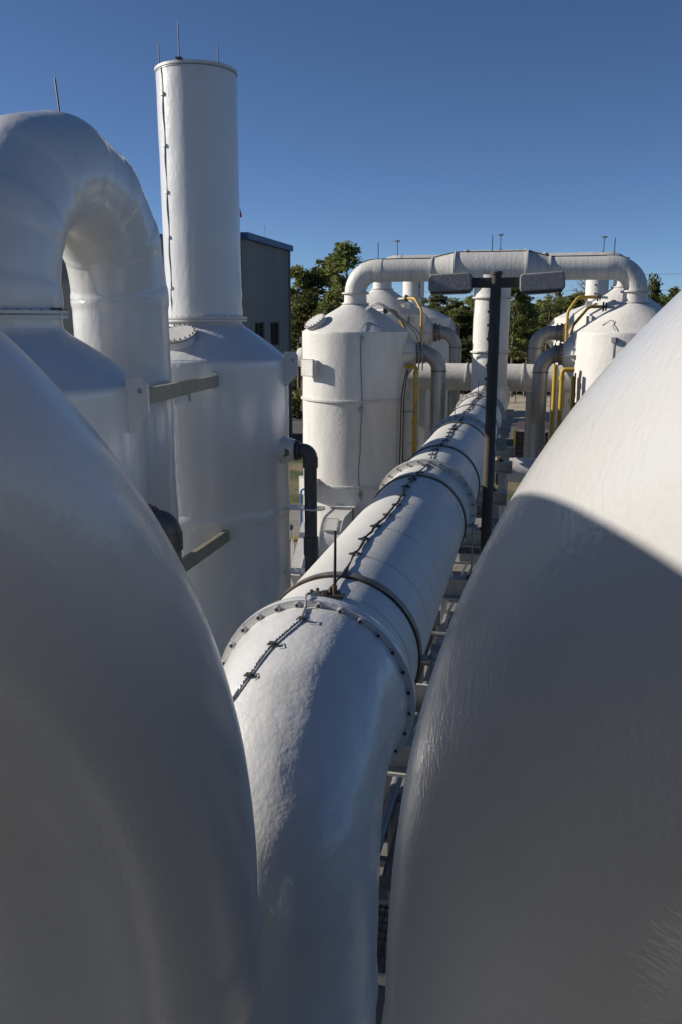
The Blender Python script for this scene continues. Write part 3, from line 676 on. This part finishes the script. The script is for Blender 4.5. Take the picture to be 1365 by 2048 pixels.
for ph in (0, PI):
    q = []
    for i in range(len(kv)-1):
        for u in range(3): q.append(kv[i].lerp(kv[i+1], u/3))
    q = [p+Vector((math.sin(ph+i*.9)*.005, math.cos(ph+i*.9)*.003, math.cos(ph+i*.9)*.005+.007)) for i, p in enumerate(q)]
    br.tube(q, .0055, 6)
part('braid', br, 'conduit', gb)
for c in stick(elsh, (key[4], key[6], key[8]), .012):
    part('tie_point', MB().tube([Vector(c)+Vector((-.03, -.006, 0)), Vector(c)+Vector((-.01, 0, .012)), Vector(c)+Vector((.012, 0, .012)), Vector(c)+Vector((.035, .012, -.004))], [.006, .014, .014, .005], 8), 'clip', gb)
    part('tie_tail', MB().tube([Vector(c)+Vector((.02, .0, .01)), Vector(c)+Vector((.06, .02, .015)), Vector(c)+Vector((.07, -.02, .005)), Vector(c)+Vector((.03, -.03, .0))], .003, 5), 'clip', gb)

# ------------------------------------------------------------ lamp post
LX, LY = -.56, 11.9
lpst = thing('lamp_post', 'dark bronze lamp post with two boxy heads in front of the overhead duct', 'lamp post', (LX, LY, .1))
part('pole', MB().tube([(LX, LY, .1), (LX, LY, 9.8)], [.08, .072], 32), 'bronze', lpst)
part('pole_cap', MB().lathe([(.083, 0), (.085, .03), (.07, .045), (0, .05)], (LX, LY, 9.79), 32), 'bronze', lpst)
part('base_cover', MB().lathe([(.2, .1), (.19, .3), (.1, .36)], (LX, LY, 0), 24), 'bronze', lpst)
for s, tl in ((-1, .03), (1, -.06)):
    part('arm', MB().bar((LX+s*.05, LY, 9.685), (LX+s*.36, LY, 9.69), .1, .13), 'bronze', lpst)
    cx_ = LX+s*.6; w2, h2, d2 = .29, .115, .19
    poly = [(-w2, -h2*.75), (-w2*.93, -h2), (w2*.93, -h2), (w2, -h2*.75), (w2*.98, h2*.7), (w2*.9, h2), (-w2*.9, h2), (-w2*.98, h2*.7)]
    ex = Vector((math.cos(tl*-s), 0, math.sin(tl*-s)))
    hd = part('lamp_head', MB().prism(poly, d2*2, (cx_, LY, 9.69), ex, (-ex.z, 0, ex.x)), 'lichen', lpst)
    bv = hd.modifiers.new('bevel', 'BEVEL'); bv.width = .028; bv.segments = 3
    part('lens_frame', MB().box((cx_, LY, 9.565), (.52, .34, .03), ry=-tl*-s), 'bronze', hd)
    part('lens', MB().box((cx_, LY, 9.546), (.44, .27, .012), ry=-tl*-s), 'lens', hd)

# ------------------------------------------------------------ channel beams between tanks
def channel(label, a, b, ht):
    t = thing('channel_beam', label, 'beam', a); a, b = Vector(a), Vector(b); off = Vector((-.05, 0, 0))
    part('channel_web', MB().bar(a, b, .014, ht), 'olive', t)
    part('channel_flange', MB().bar(a+off+Vector((0, 0, ht/2-.007)), b+off+Vector((0, 0, ht/2-.007)), .1, .014), 'olive', t)
    part('channel_flange', MB().bar(a+off-Vector((0, 0, ht/2-.007)), b+off-Vector((0, 0, ht/2-.007)), .1, .014), 'olive', t)
    return t
ch = channel('olive grey channel beam spanning between the two near tanks at shoulder height', (-5.2, 10.95, 8.17), (-6.08, 15.98, 8.03), .22)
part('end_bracket', MB().box((-6.12, 15.9, 8.03), (.1, .3, .3), .2), 'gloss_far', ch)
part('hanger_plate', MB().box((-5.72, 13.3, 7.93), (.02, .55, .15)).box((-5.7, 13.62, 7.93), (.04, .06, .17)), 'frp_trim', ch)
ch2 = channel('lower olive channel beam running into the shaded tank beside the pipe cap', (-6.0, 12.6, 4.86), (-6.0, 16.1, 4.86), .24)
part('end_bracket', MB().box((-6.02, 16.1, 4.9), (.16, .08, .28)), 'gloss_far', ch2)

# PVC drain pipes on the near tanks
def drain(X, Y, zn, label, m1, m2, stand=True, xo=-5.2):
    t = thing('drain_pipe', label, 'pipe', (X, Y, .1))
    part('tank_nozzle', MB().lathe([(.36, -.12), (.3, .04), (.24, .2), (.23, .26)], (xo, Y, zn), 32, 'X'), 'gloss_far', t)
    part('view_port', MB().ring((xo+.1, Y-.27, zn-.02), .0, .085, .02, 'Y', 24), 'pvc_tan', t)
    f_ = part('flange_stack', MB().ring((xo+.27, Y, zn), .08, .22, .05, 'X', 32).ring((xo+.34, Y, zn), .08, .2, .05, 'X', 32), 'pvc', t)
    for i in range(8):
        a = 2*PI*i/8; part('flange_nut', MB().box((xo+.3, Y+.18*math.cos(a), zn+.18*math.sin(a)), (.15, .035, .035)), 'rust', f_)
    Rb = .16; p = [Vector((xo+.3, Y, zn)), Vector((X-Rb, Y, zn))]+arc((X-Rb, Y, zn-Rb), Rb, PI/2, 0, (1, 0, 0), (0, 0, 1), 12)
    part('elbow', MB().tube(p, [.12]+[.155]*(len(p)-1), 32), m1, t)
    part('elbow_socket', MB().tube([(X, Y, zn-Rb+.02), (X, Y, zn-Rb-.2)], .165, 32), m1, t)
    part('riser', MB().tube([(X, Y, zn-.3), (X, Y, .1)], .14, 32), m2, t)
    part('coupling', MB().tube([(X, Y, 4.55), (X, Y, 4.15)], .165, 32), m2, t)
    if stand:
        for z in (5.2, 3.75):
            o = part('stay_plate', MB().prism([(-.75, -.16), (.1, -.22), (.28, -.15), (.33, 0), (.28, .15), (.1, .22), (-.75, .16)], .03, (X, Y, z), (1, 0, 0), (0, 1, 0)), 'gloss_far', t)
    return t
drain(-4.62, 17.5, 6.46, 'dark PVC drain pipe with elbow at the right edge of the stack tank', 'pvc', 'pvc')
drain(-4.5, 9.9, 6.66, 'dark capped PVC elbow on a tan riser emerging behind the left arched duct', 'pvc', 'pvc_tan', False, -5.08)

# ------------------------------------------------------------ fan at the foot of the middle tank
fn = thing('blower_fan', 'white centrifugal fan with belt guard at the foot of the middle distance left tank', 'fan', (-5.9, 25.2, .1))
fc = Vector((-5.85, 25.1, 2.45)); Rf = .78
prof = [(math.cos(a)*Rf, math.sin(a)*Rf) for a in [math.radians(90+10*i) for i in range(28)]]
poly = [(1.0, Rf), (1.0, .15)] + [(math.cos(math.radians(a))*Rf, math.sin(math.radians(a))*Rf) for a in range(0, -271, -10)]
part('scroll_housing', MB().prism([(y, z) for y, z in poly], .62, fc, (0, 1, 0), (0, 0, 1)), 'frp_trim', fn)
part('housing_rim', MB().prism([(y*1.04, z*1.04) for y, z in poly], .03, fc+Vector((.32, 0, 0)), (0, 1, 0), (0, 0, 1)).prism([(y*1.04, z*1.04) for y, z in poly], .03, fc-Vector((.32, 0, 0)), (0, 1, 0), (0, 0, 1)), 'frp_trim', fn)
part('inlet_ring', MB().ring(fc+Vector((.4, 0, -.05)), .25, .36, .1, 'X', 32), 'rust', fn)
part('inlet_duct', MB().lathe([(.3, 0), (.3, .9)], fc+Vector((.4, 0, -.05)), 32, 'X'), 'pvc', fn)
pa = math.radians(128)
ap = part('access_plate', MB().box(fc+Vector((0, math.cos(pa)*(Rf+.01), math.sin(pa)*(Rf+.01))), (.42, .5, .05), rx=pa-PI/2), 'frp_trim', fn)
bb = MB()
for i in range(7):
    for s in (-1, 1):
        for (ux, uy) in ((s*.19, (i/6-.5)*.46), ((i/6-.5)*.38, s*.23)):
            d = Matrix.Rotation(pa-PI/2, 3, 'X') @ Vector((ux, uy, .03)); bb.box(fc+Vector((0, math.cos(pa)*(Rf+.01), math.sin(pa)*(Rf+.01)))+d, (.018, .018, .02))
part('plate_bolts', bb, 'rust', ap, 'stuff')
part('outlet_flange', MB().box(fc+Vector((0, 1.02, .47)), (.76, .05, .76)), 'galv', fn)
part('outlet_flange', MB().box(fc+Vector((0, 1.1, .47)), (.78, .05, .78)), 'frp_trim', fn)
part('outlet_duct', MB().box(fc+Vector((0, 1.5, .47)), (.64, .84, .64)), 'frp_trim', fn)
part('tank_flange', MB().box(fc+Vector((0, 1.88, .49)), (.8, .06, .82)), 'frp_trim', fn)
bb = MB()
for i in range(9):
    for s in (-1, 1):
        bb.box(fc+Vector(((i/8-.5)*.7, 1.06, .47+s*.36)), (.02, .16, .02)); bb.box(fc+Vector((s*.36, 1.06, .47+(i/8-.5)*.7)), (.02, .16, .02))
part('flange_bolts', bb, 'rust', fn, 'stuff')
a_, b_ = Vector((-6.78, 25.35, 2.75)), Vector((-6.78, 23.9, 1.45))
part('belt_guard', MB().bar(a_, b_, .3, .62), 'frp_trim', fn)
part('guard_edge', MB().bar(a_+Vector((.16, 0, 0)), b_+Vector((.16, 0, 0)), .02, .66), 'frp_trim', fn)
part('motor', MB().lathe([(0, -.3), (.2, -.28), (.22, -.2), (.22, .25), (.15, .3), (.04, .32), (.04, .45)], (-6.3, 24.2, 1.6), 24, 'X'), 'motor', fn)
part('shaft', MB().tube([(-6.7, 25.1, 2.4), (-6.1, 25.1, 2.4)], .1, 16), 'frp_trim', fn)
part('fan_base', MB().box((-6.1, 24.9, 1.15), (1.7, 2.2, .14)).box((-6.6, 24.2, .6), (.16, .16, 1.0)).box((-5.5, 24.2, .6), (.16, .16, 1.0)).box((-6.6, 25.8, .6), (.16, .16, 1.0)).box((-5.5, 25.8, .6), (.16, .16, 1.0)), 'galv', fn)
part('pedestal', MB().box((-6.5, 25.3, 1.8), (.3, .5, 1.2)), 'galv', fn)
# small piping beside the fan
vm = thing('valve_manifold', 'cluster of small white pipes and black valves left of the fan', 'pipes', (-7.6, 24.8, .1))
for x, h in ((-7.75, 2.6), (-7.55, 2.75), (-7.35, 2.5), (-7.15, 2.9)):
    part('riser', MB().tube([(x, 24.8, .1), (x, 24.8, h)], .035, 10), 'frp_trim', vm)
part('cross_pipe', MB().tube([(-7.9, 24.75, 2.9), (-7.1, 24.75, 2.9)], .045, 10), 'pvc', vm)
for x in (-7.8, -7.45, -7.2): part('valve', MB().lathe([(.03, -.09), (.09, -.07), (.09, .07), (.03, .09)], (x, 24.75, 2.9), 12, 'X'), 'black', vm)
pipe_line('blue_pipe', 'thin blue pipe hooked over beside the middle distance tank', [(-7.35, 26.6, .1), (-7.35, 26.6, 3.75), (-7.1, 26.6, 3.75)], .035, 'blue')
pipe_line('yellow_pipe', 'thick dull yellow pipe bend behind the belt guard at the fan', [(-7.75, 25.6, .1), (-7.75, 25.6, 2.3), (-7.1, 25.6, 2.3)], .1, 'dullyellow', R=.2)

# ------------------------------------------------------------ things right of and below the header pipe
cpz = thing('branch_pipe', 'short white horizontal pipe leaving the header pipe towards the right steel duct', 'pipe', (-.9, 24, 5.1))
part('pipe', MB().tube([(-1.5+i*.2, 24, 5.1) for i in range(22)], .35, 40), 'matte', cpz)
part('pipe_flange', MB().ring((-.88, 24, 5.1), .33, .44, .06, 'X', 40), 'rust', cpz)
lowp = thing('branch_pipe', 'lower grey white pipe stub behind the lamp pole with a green tag', 'pipe', (-.6, 20, 3.6))
part('pipe', MB().tube([(-1.5+i*.25, 19.5, 3.95) for i in range(12)], .32, 40), 'frp_trim', lowp)
part('tag_plate', MB().box((-.42, 19.17, 4.05), (.06, .02, .06)), 'lawn', lowp)
for i, (x, y_, r_, m, lb) in enumerate(((-.62, 8.3, .14, 'pvc', 'dark vertical pipe beside the nearest stretch of header pipe'), (-.35, 9.6, .1, 'conduit', 'grey vertical pipe behind the dark one, right of the header pipe'),
                              (-.45, 14.6, .12, 'pvc', 'dark vertical pipe behind the lamp pole'), (-.15, 16.5, .09, 'conduit', 'grey vertical pipe right of the lamp pole near the ground'))):
    t = thing('vertical_pipe', lb, 'pipe', (x, y_, .1))
    part('pipe', MB().tube([(x, y_, .1), (x, y_, 4.9)], r_, 20), m, t)
    part('pipe_elbow', MB().tube(fillet([(x, y_, 4.9), (x, y_, 5.3), (x-.7, y_, 5.3)], .25), r_*1.02, 20), m, t)
    part('coupling', MB().tube([(x, y_, 3.0), (x, y_, 3.3)], r_*1.2, 20), m, t)
# equipment skid far behind the lamp pole
sk = thing('pump_skid', 'dark cluster of pumps and pipes low behind the lamp pole', 'equipment', (0, 26.5, .1))
part('skid_frame', MB().box((.3, 26.5, .4), (2.6, 2, .2)).box((-.8, 25.6, 1.9), (.1, .1, 3.2)).box((1.3, 25.6, 1.9), (.1, .1, 3.2)).box((.25, 25.6, 3.5), (2.2, .1, .12)), 'galv', sk)
for k in range(5):
    x = -.6+.35*k; part('skid_pipe', MB().tube(fillet([(x, 25.9, .5), (x, 25.9, 3.3+.2*(k % 2)), (x+.2, 26.6, 3.3+.2*(k % 2))], .15), .06, 10), ('pvc', 'rust', 'conduit')[k % 3], sk)
for k in range(3): part('pump', MB().lathe([(0, -.3), (.2, -.25), (.22, .2), (.1, .3)], (-.4+.6*k, 26.4, .8), 16, 'Y'), 'motor', sk)
part('cabinet', MB().box((-.75, 24.9, 2.4), (.35, .25, 1.1)), 'frp_trim', sk)
# gap between elbow and right arch: grating, ledges, boxes
gp = thing('grating_platform', 'dark bar grating walkway low between the elbow and right arched duct', 'grating', (-1.6, 9.4, 1.2))
for k in range(26): part('grating_bar', MB().box((-2.6+.08*k, 9.5, 1.3), (.015, 1.3, .05)), 'clip', gp)
for k in range(9): part('cross_bar', MB().box((-1.6, 8.9+.15*k, 1.3), (2.08, .012, .03)), 'clip', gp)
part('frame', MB().box((-1.6, 8.83, 1.28), (2.2, .06, .12)).box((-1.6, 10.17, 1.28), (2.2, .06, .12)).box((-2.67, 9.5, 1.28), (.06, 1.4, .12)).box((-.53, 9.5, 1.28), (.06, 1.4, .12)), 'beam', gp)
for sx in (-2.6, -.6):
    for sy in (8.9, 10.1): part('leg', MB().box((sx, sy, .66), (.08, .08, 1.1)), 'beam', gp)
for i, (x, z, r_, m, lb) in enumerate(((-2.15, 1.9, .12, 'pvc', 'leftmost dark pipe'), (-1.85, 1.95, .08, 'conduit', 'second thin grey pipe'), (-1.55, 1.85, .14, 'pvc', 'middle thick dark pipe'), (-1.2, 1.9, .1, 'galv', 'fourth galvanised pipe'), (-.9, 1.9, .07, 'conduit', 'rightmost thin grey pipe'))):
    solo('service_pipe', MB().tube([(x, 9.9+.8*k, z) for k in range(14)], r_, 14), m, lb+' of the low pipe run deep below the header pipe', 'pipe', (x, 9.9, z))
for y_ in (10.6, 14.4, 18.2): solo('pipe_sleeper', MB().box((-1.5, y_, 1.66), (1.7, .12, .1)).box((-2.2, y_, .85), (.1, .1, 1.5)).box((-.8, y_, .85), (.1, .1, 1.5)), 'beam', {10.6: 'nearest', 14.4: 'middle', 18.2: 'farthest'}[y_]+' low frame carrying the pipe run deep below the header pipe', 'support', (-1.5, y_, .1))
cb = thing('control_cabinet', 'grey cabinet low in the dark gap right of the elbow', 'cabinet', (-1.35, 11.6, .1))
part('cabinet_body', MB().box((-1.45, 11.7, .95), (.8, .5, 1.7)), 'frp_trim', cb)
part('cabinet_door', MB().box((-1.45, 11.43, .95), (.7, .03, 1.55)), 'beam', cb)
part('door_handle', MB().box((-1.2, 11.4, 1.0), (.03, .04, .16)), 'black', cb)
wk = thing('small_pump', 'small dark pump beside the cabinet in the gap below', 'pump', (-1.9, 13.6, .1))
part('pump_body', MB().lathe([(0, -.5), (.2, -.45), (.24, -.2), (.18, 0), (.3, .05), (.3, .3), (.1, .4)], (-1.85, 13.7, .6), 24, 'Y'), 'motor', wk)
part('pump_base', MB().box((-1.85, 13.7, .25), (.7, 1.2, .2)), 'concrete', wk)
part('pump_pipe', MB().tube(fillet([(-1.85, 14.1, .7), (-1.85, 14.1, 1.8), (-1.2, 14.1, 1.8), (-1.2, 14.1, 3.2)], .2), .09, 14), 'pvc', wk)
structure('equipment_plinth', MB().box((-1.6, 12.6, .2), (2.6, 3.6, .3)), 'concrete')
structure('kerb', MB().box((-1.4, 8.2, .2), (4.5, .3, .3)), 'concrete')
for i, z in enumerate((2.2, 2.6, 3.1)):
    solo('cross_tube', MB().tube([(-2.4, 15.4+.3*i, z), (.3, 15.4+.3*i, z)], .07-.01*i, 12), ('frp_trim', 'pvc', 'conduit')[i], ('lowest white', 'middle dark', 'upper grey')[i]+' thin tube crossing under the header pipe', 'pipe', (-2.4, 15.4+.3*i, z))

# ------------------------------------------------------------ building
BX0, BX1, BY0, BY1, BZ = -46, -19.15, 56, 66.4, 14.5
bd = thing('grey_building', 'tall windowed grey building with blue roof trim behind the stack', 'building', (BX1, BY0, 0))
def wall_with_holes(u0, u1, z0, z1, holes, fn_):
    us = sorted({u0, u1, *[h[0] for h in holes], *[h[1] for h in holes]}); zs_ = sorted({z0, z1, *[h[2] for h in holes], *[h[3] for h in holes]})
    b = MB()
    for a, c in zip(us, us[1:]):
        for e, g in zip(zs_, zs_[1:]):
            m_ = ((a+c)/2, (e+g)/2)
            if any(h[0] < m_[0] < h[1] and h[2] < m_[1] < h[3] for h in holes): continue
            p = fn_((a+c)/2, (e+g)/2); s = (abs(fn_(c, g)[0]-fn_(a, e)[0]) or .3, abs(fn_(c, g)[1]-fn_(a, e)[1]) or .3, g-e)
            b.box(p, s)
    return b
wins = [(57.7, 59.95, 7.35, 9.05), (61.35, 63.6, 7.35, 9.05), (57.7, 59.95, 3.2, 4.9), (61.35, 63.6, 3.2, 4.9)]
part('side_wall', wall_with_holes(BY0, BY1, 0, BZ, wins, lambda u, z: (BX1-.15, u, z)), 'wall', bd)
part('front_wall', MB().box(((BX0+BX1)/2-.16, BY0+.15, BZ/2), (BX1-BX0-.31, .3, BZ)), 'wall', bd)
part('pilaster', MB().box((BX1-.6, BY0-.05, BZ/2), (.5, .1, BZ-.02)), 'wall', bd)
part('back_wall', MB().box(((BX0+BX1)/2-.16, BY1-.15, BZ/2), (BX1-BX0-.31, .3, BZ)), 'wall', bd)
part('roof', MB().box(((BX0+BX1)/2-.16, (BY0+BY1)/2, BZ-.3), (BX1-BX0-.3, BY1-BY0-.7, .2)), 'concrete', bd)
part('roof_trim', MB().box((BX1+.06, (BY0+BY1)/2, BZ+.14), (.5, BY1-BY0+.5, .42)).box(((BX0+BX1)/2-.1, BY0-.06, BZ+.14), (BX1-BX0, .5, .415)), 'blue_trim', bd)
part('downspout', MB().tube([(BX1+.1, BY1-.1, BZ), (BX1+.1, BY1-.1, 0)], .07, 8), 'wall', bd)
for (y0, y1, z0, z1) in wins:
    wn = part('window', MB().box((BX1-.2, (y0+y1)/2, z0+.05), (.16, y1-y0, .1)).box((BX1-.2, (y0+y1)/2, z1-.05), (.16, y1-y0, .1)).box((BX1-.2, y0+.06, (z0+z1)/2), (.16, .12, z1-z0)).box((BX1-.2, y1-.06, (z0+z1)/2), (.16, .12, z1-z0)).box((BX1-.2, (y0+y1)/2, (z0+z1)/2), (.14, .1, z1-z0)), 'frame', bd)
    part('pane', MB().box((BX1-.24, (y0+y1)/2, (z0+z1)/2), (.02, y1-y0-.1, z1-z0-.1)), 'glass', wn)
for y_ in (57.5, 60.3, 63.6): rod((BX1, y_, BZ+.34), .9, 'faint thin rod on the blue roof edge of the building', .016, False, m='galv', group='rods on the building roof edge')
ws = thing('windsock', 'small red windsock just right of the tall stack', 'windsock', (-21.2, 60.3, 14.4))
part('sock', MB().tube([(-21.32, 60.1, 17.3), (-21.05, 60.05, 16.75), (-20.88, 60, 16.3)], [.22, .24, .2], 14), 'red', ws)
part('mast', MB().tube([(-21.42, 60.2, 14.3), (-21.42, 60.2, 17.4)], .03, 8), 'galv', ws)

# ------------------------------------------------------------ trailer, fence, power lines
tr = thing('trailer', 'maroon slatted trailer with a yellow corner post beyond the pipes', 'trailer', (0, 54, 0))
part('trailer_box', MB().box((.9, 53.5, 1.75), (3.6, 5.5, 2.1)), 'trailer', tr)
for k in range(7): part('side_slat', MB().box((.9, 50.71, .85+.28*k), (3.55, .06, .2)), 'trailer', tr)
part('corner_post', MB().box((-.96, 50.7, 1.8), (.12, .12, 2.3)), 'yellow', tr)
part('roof_rail', MB().box((.9, 50.7, 2.88), (3.7, .1, .08)), 'frp_trim', tr)
for x in (-.4, 1.6): part('wheel', MB().lathe([(0, -.12), (.4, -.12), (.42, 0), (.4, .12), (0, .12)], (x, 50.9, .42), 20, 'Y'), 'black', tr)
fnc = thing('rail_fence', 'thin wire and post fence along the far side of the sand', 'fence', (-20, 112, 0))
for x in range(-44, 34, 3):
    part('fence_post', MB().box((x, 100, .75), (.09, .09, 1.5)), 'bark', fnc)
part('fence_rail', MB().box((-5, 100, 1.4), (78, .05, .07)), 'bark', fnc); part('fence_rail', MB().box((-5, 100, .8), (78, .05, .05)), 'bark', fnc)
for i, z in enumerate((10.2, 11.6, 12.4, 14.2)):
    p = [(-160+i*2+k*16, 108, z+.9*((k-10)/10)**2+.02*k) for k in range(21)]
    solo('power_line', MB().tube(p, .02, 5), 'conduit', ('lowest', 'second lowest', 'second highest', 'highest')[i]+' faint power line strung across the sky above the trees', 'power line', p[0])

# ------------------------------------------------------------ trees
def leaf_cloud(vs, fs, c, r, n, s, rg, flat=.7):
    for _ in range(n):
        d = Vector((rg.gauss(0, 1), rg.gauss(0, 1), rg.gauss(0, 1)))
        if d.length < 1e-3: continue
        d.normalize(); q = rg.random()**.45*r; p = c+Vector((d.x*q, d.y*q, d.z*q*flat))
        a = Vector((rg.gauss(0, 1), rg.gauss(0, 1), rg.gauss(0, .7))).normalized(); b = a.orthogonal().normalized()
        b = (b*math.cos(rg.random()*6)+a.cross(b)*math.sin(rg.random()*6)); l = s*rg.uniform(.6, 1.4); k = len(vs)
        vs += [p-a*l, p+b*l*.45, p+a*l, p-b*l*.45]; fs.append((k, k+1, k+2, k+3))
def tree_mesh(kind, seed):
    rg = random.Random(seed); H_ = 10.0
    tb = MB(); lean = Vector((rg.uniform(-.5, .5), rg.uniform(-.5, .5), 0))
    def axis(u): return Vector((lean.x*u*u+.12*math.sin(u*5+seed), lean.y*u*u, H_*u*.97))
    tb.tube([axis(k/8) for k in range(9)], [.16*(1-.85*k/8) for k in range(9)], 7)
    vs, fs = [], []
    if kind == 'pine':
        u = rg.uniform(.36, .5); nb_ = 0
        while u < .99:
            f_ = (u-.36)/.64; L_ = (1.9-1.5*f_**1.6)*rg.uniform(.55, 1.15)
            a = rg.random()*2*PI; c0 = axis(u); e = c0+Vector((math.cos(a)*L_, math.sin(a)*L_, rg.uniform(.1, .7)))
            tb.tube([c0, c0.lerp(e, .5)+Vector((0, 0, -.08)), e], [.045, .03, .012], 4)
            leaf_cloud(vs, fs, e, rg.uniform(.42, .72), 95, .15, rg, .62)
            if L_ > .9: leaf_cloud(vs, fs, c0.lerp(e, .6)+Vector((0, 0, .15)), rg.uniform(.3, .5), 45, .14, rg, .6)
            u += rg.uniform(.008, .02)
        leaf_cloud(vs, fs, axis(1.0), .55, 110, .14, rg, .9)
    elif kind == 'thin':
        u = .62
        while u < 1:
            a = rg.random()*2*PI; L_ = rg.uniform(.3, .9); c0 = axis(u); e = c0+Vector((math.cos(a)*L_, math.sin(a)*L_, .25))
            tb.tube([c0, e], [.03, .01], 4); leaf_cloud(vs, fs, e, .42, 60, .13, rg, .7); u += .03
    elif kind == 'bare':
        for _ in range(70):
            u = rg.uniform(.35, 1); a = rg.random()*2*PI; L_ = rg.uniform(.5, 1.8)*(1.2-u*.6); c0 = axis(u)
            e = c0+Vector((math.cos(a)*L_, math.sin(a)*L_, L_*.6)); tb.tube([c0, e], [.035, .008], 4)
            for _ in range(3): tb.tube([c0.lerp(e, rg.uniform(.4, .9)), e+Vector((rg.uniform(-.5, .5), rg.uniform(-.5, .5), rg.uniform(0, .5)))], [.014, .005], 3)
        leaf_cloud(vs, fs, axis(.9), 1.0, 30, .1, rg)
    else:
        for _ in range(46):
            a = rg.random()*2*PI; q = rg.random()**.6*2.4; z = rg.uniform(.2, 1)*H_*(1-.09*q*q/2.4)
            c0 = Vector((math.cos(a)*q, math.sin(a)*q, z*.92)); tb.tube([axis(.2+.3*rg.random()), c0], [.05, .012], 4)
            leaf_cloud(vs, fs, c0, rg.uniform(.6, 1.1), 80, .2, rg, .75)
    tm = tb.mesh('trunk', M['bark'])
    cm_ = bpy.data.meshes.new('crown'); cm_.from_pydata(vs, [], fs); cm_.materials.append(M['oak' if kind == 'oak' else 'needle']); cm_.update()
    return tm, cm_
PR_ = {'pine': [tree_mesh('pine', s) for s in (1, 2, 3, 4, 5)], 'oak': [tree_mesh('oak', s) for s in (11, 12, 13)], 'thin': [tree_mesh('thin', 21)], 'bare': [tree_mesh('bare', 31)]}
def tree(kind, i, x, y_, h, label, group=None, wid=1.0, rz=0, lean=0):
    tm, cm_ = PR_[kind][i % len(PR_[kind])]
    nm = {'pine': 'pine_tree', 'oak': 'broadleaf_tree', 'thin': 'pine_tree', 'bare': 'bare_tree'}[kind]
    t = thing(nm, label, 'tree', (x, y_, 0), group); s = h/10; t.scale = (s*wid, s*wid, s); t.rotation_euler = (0, lean, rz)
    for n_, me in (('trunk', tm), ('crown', cm_)):
        o = bpy.data.objects.new(n_, me); col.objects.link(o); o.parent = t
    return t
tree('pine', 0, -17.3, 81.6, 15.9, 'tallest pine, directly above the bend of the overhead duct at left', wid=1.0)
tree('pine', 1, -20.6, 86, 15.2, 'pine second from the building corner with an open rounded crown', wid=1.25, rz=1)
tree('pine', 2, -23.6, 85, 14.2, 'pine right at the building corner, partly cut by the wall', wid=1.1, rz=2)
tree('pine', 3, -22.0, 80, 11.0, 'shorter pine in front of the two by the building corner', wid=1.3, rz=3)
tree('pine', 4, -18.6, 78, 10.5, 'low dense pine below the tallest pine, left of the tank cone', wid=1.3, rz=.5)
tree('pine', 2, -2.6, 107, 13.2, 'taller pine just right of the lamp pole', wid=1.05, rz=.7)
tree('pine', 1, -1.0, 108, 12.0, 'pine with bare lower trunk beside the one right of the lamp pole', wid=1.0, rz=2.7)
tree('thin', 0, 1.1, 112, 14.4, 'slender leaning pine with a tufted top beneath the right lamp head', lean=.07, wid=.95)
tree('bare', 0, 5.2, 92, 14.4, 'bare leafless tree beside the short right stack', wid=.8)
tree('pine', 3, 12.0, 98, 13.3, 'pine right of the last overhead duct elbow', wid=.7, rz=4)
tree('pine', 0, 14.6, 104, 12.4, 'small pine crown against the sky at the far right', wid=.8, rz=5)
rt = random.Random(12)
n_ = 0
for band, (y0, y1, h0, h1, cnt, spread) in enumerate(((112, 122, 8.4, 11.0, 92, .42), (123, 138, 10.0, 12.2, 96, .45), (139, 158, 11.0, 13.2, 84, .5))):
    for k in range(cnt):
        u = (k+rt.uniform(.1, .9))/cnt; y_ = rt.uniform(y0, y1); x = y_*(-.62+u*1.05)
        kind = 'oak' if rt.random() < (.5, .3, .15)[band] else 'pine'
        h = rt.uniform(h0, h1)*(.82 if kind == 'oak' else 1)
        q = x/y_; reg = 'hidden behind the building' if q < -.29 else 'between the building and the tall downcomer' if q < -.05 else 'between the downcomer and the right tanks' if q < .05 else 'right of the right tanks'
        row = ('front', 'middle', 'back')[band]
        tree(kind, rt.randrange(9), x, y_, h, '%s row %s tree of the far wood, %s' % (row, 'broad' if kind == 'oak' else 'pine', reg), '%s row %s trees %s' % (row, kind, reg), rt.uniform(1.25, 1.75), rt.random()*6)
# low scrub along the wood edge, too many to count
vs, fs = [], []
for _ in range(620):
    x = rt.uniform(-60, 50); y_ = rt.uniform(109, 124); g_ = (y_-109)/15
    leaf_cloud(vs, fs, Vector((x, y_, rt.uniform(.3, 2.0+3.5*g_))), rt.uniform(.9, 1.9), 60, .3, rt, .8)
for _ in range(60):
    x = rt.uniform(-27, -17); y_ = rt.uniform(77.5, 84)
    leaf_cloud(vs, fs, Vector((x, y_, rt.uniform(.3, 2.4))), rt.uniform(.7, 1.3), 60, .25, rt, .8)
me = bpy.data.meshes.new('undergrowth'); me.from_pydata(vs, [], fs); me.materials.append(M['oak'])
ug = bpy.data.objects.new('undergrowth', me); col.objects.link(ug); ug['kind'] = 'stuff'; ug['label'] = 'tangled undergrowth along the edge of the wood'; ug['category'] = 'undergrowth'
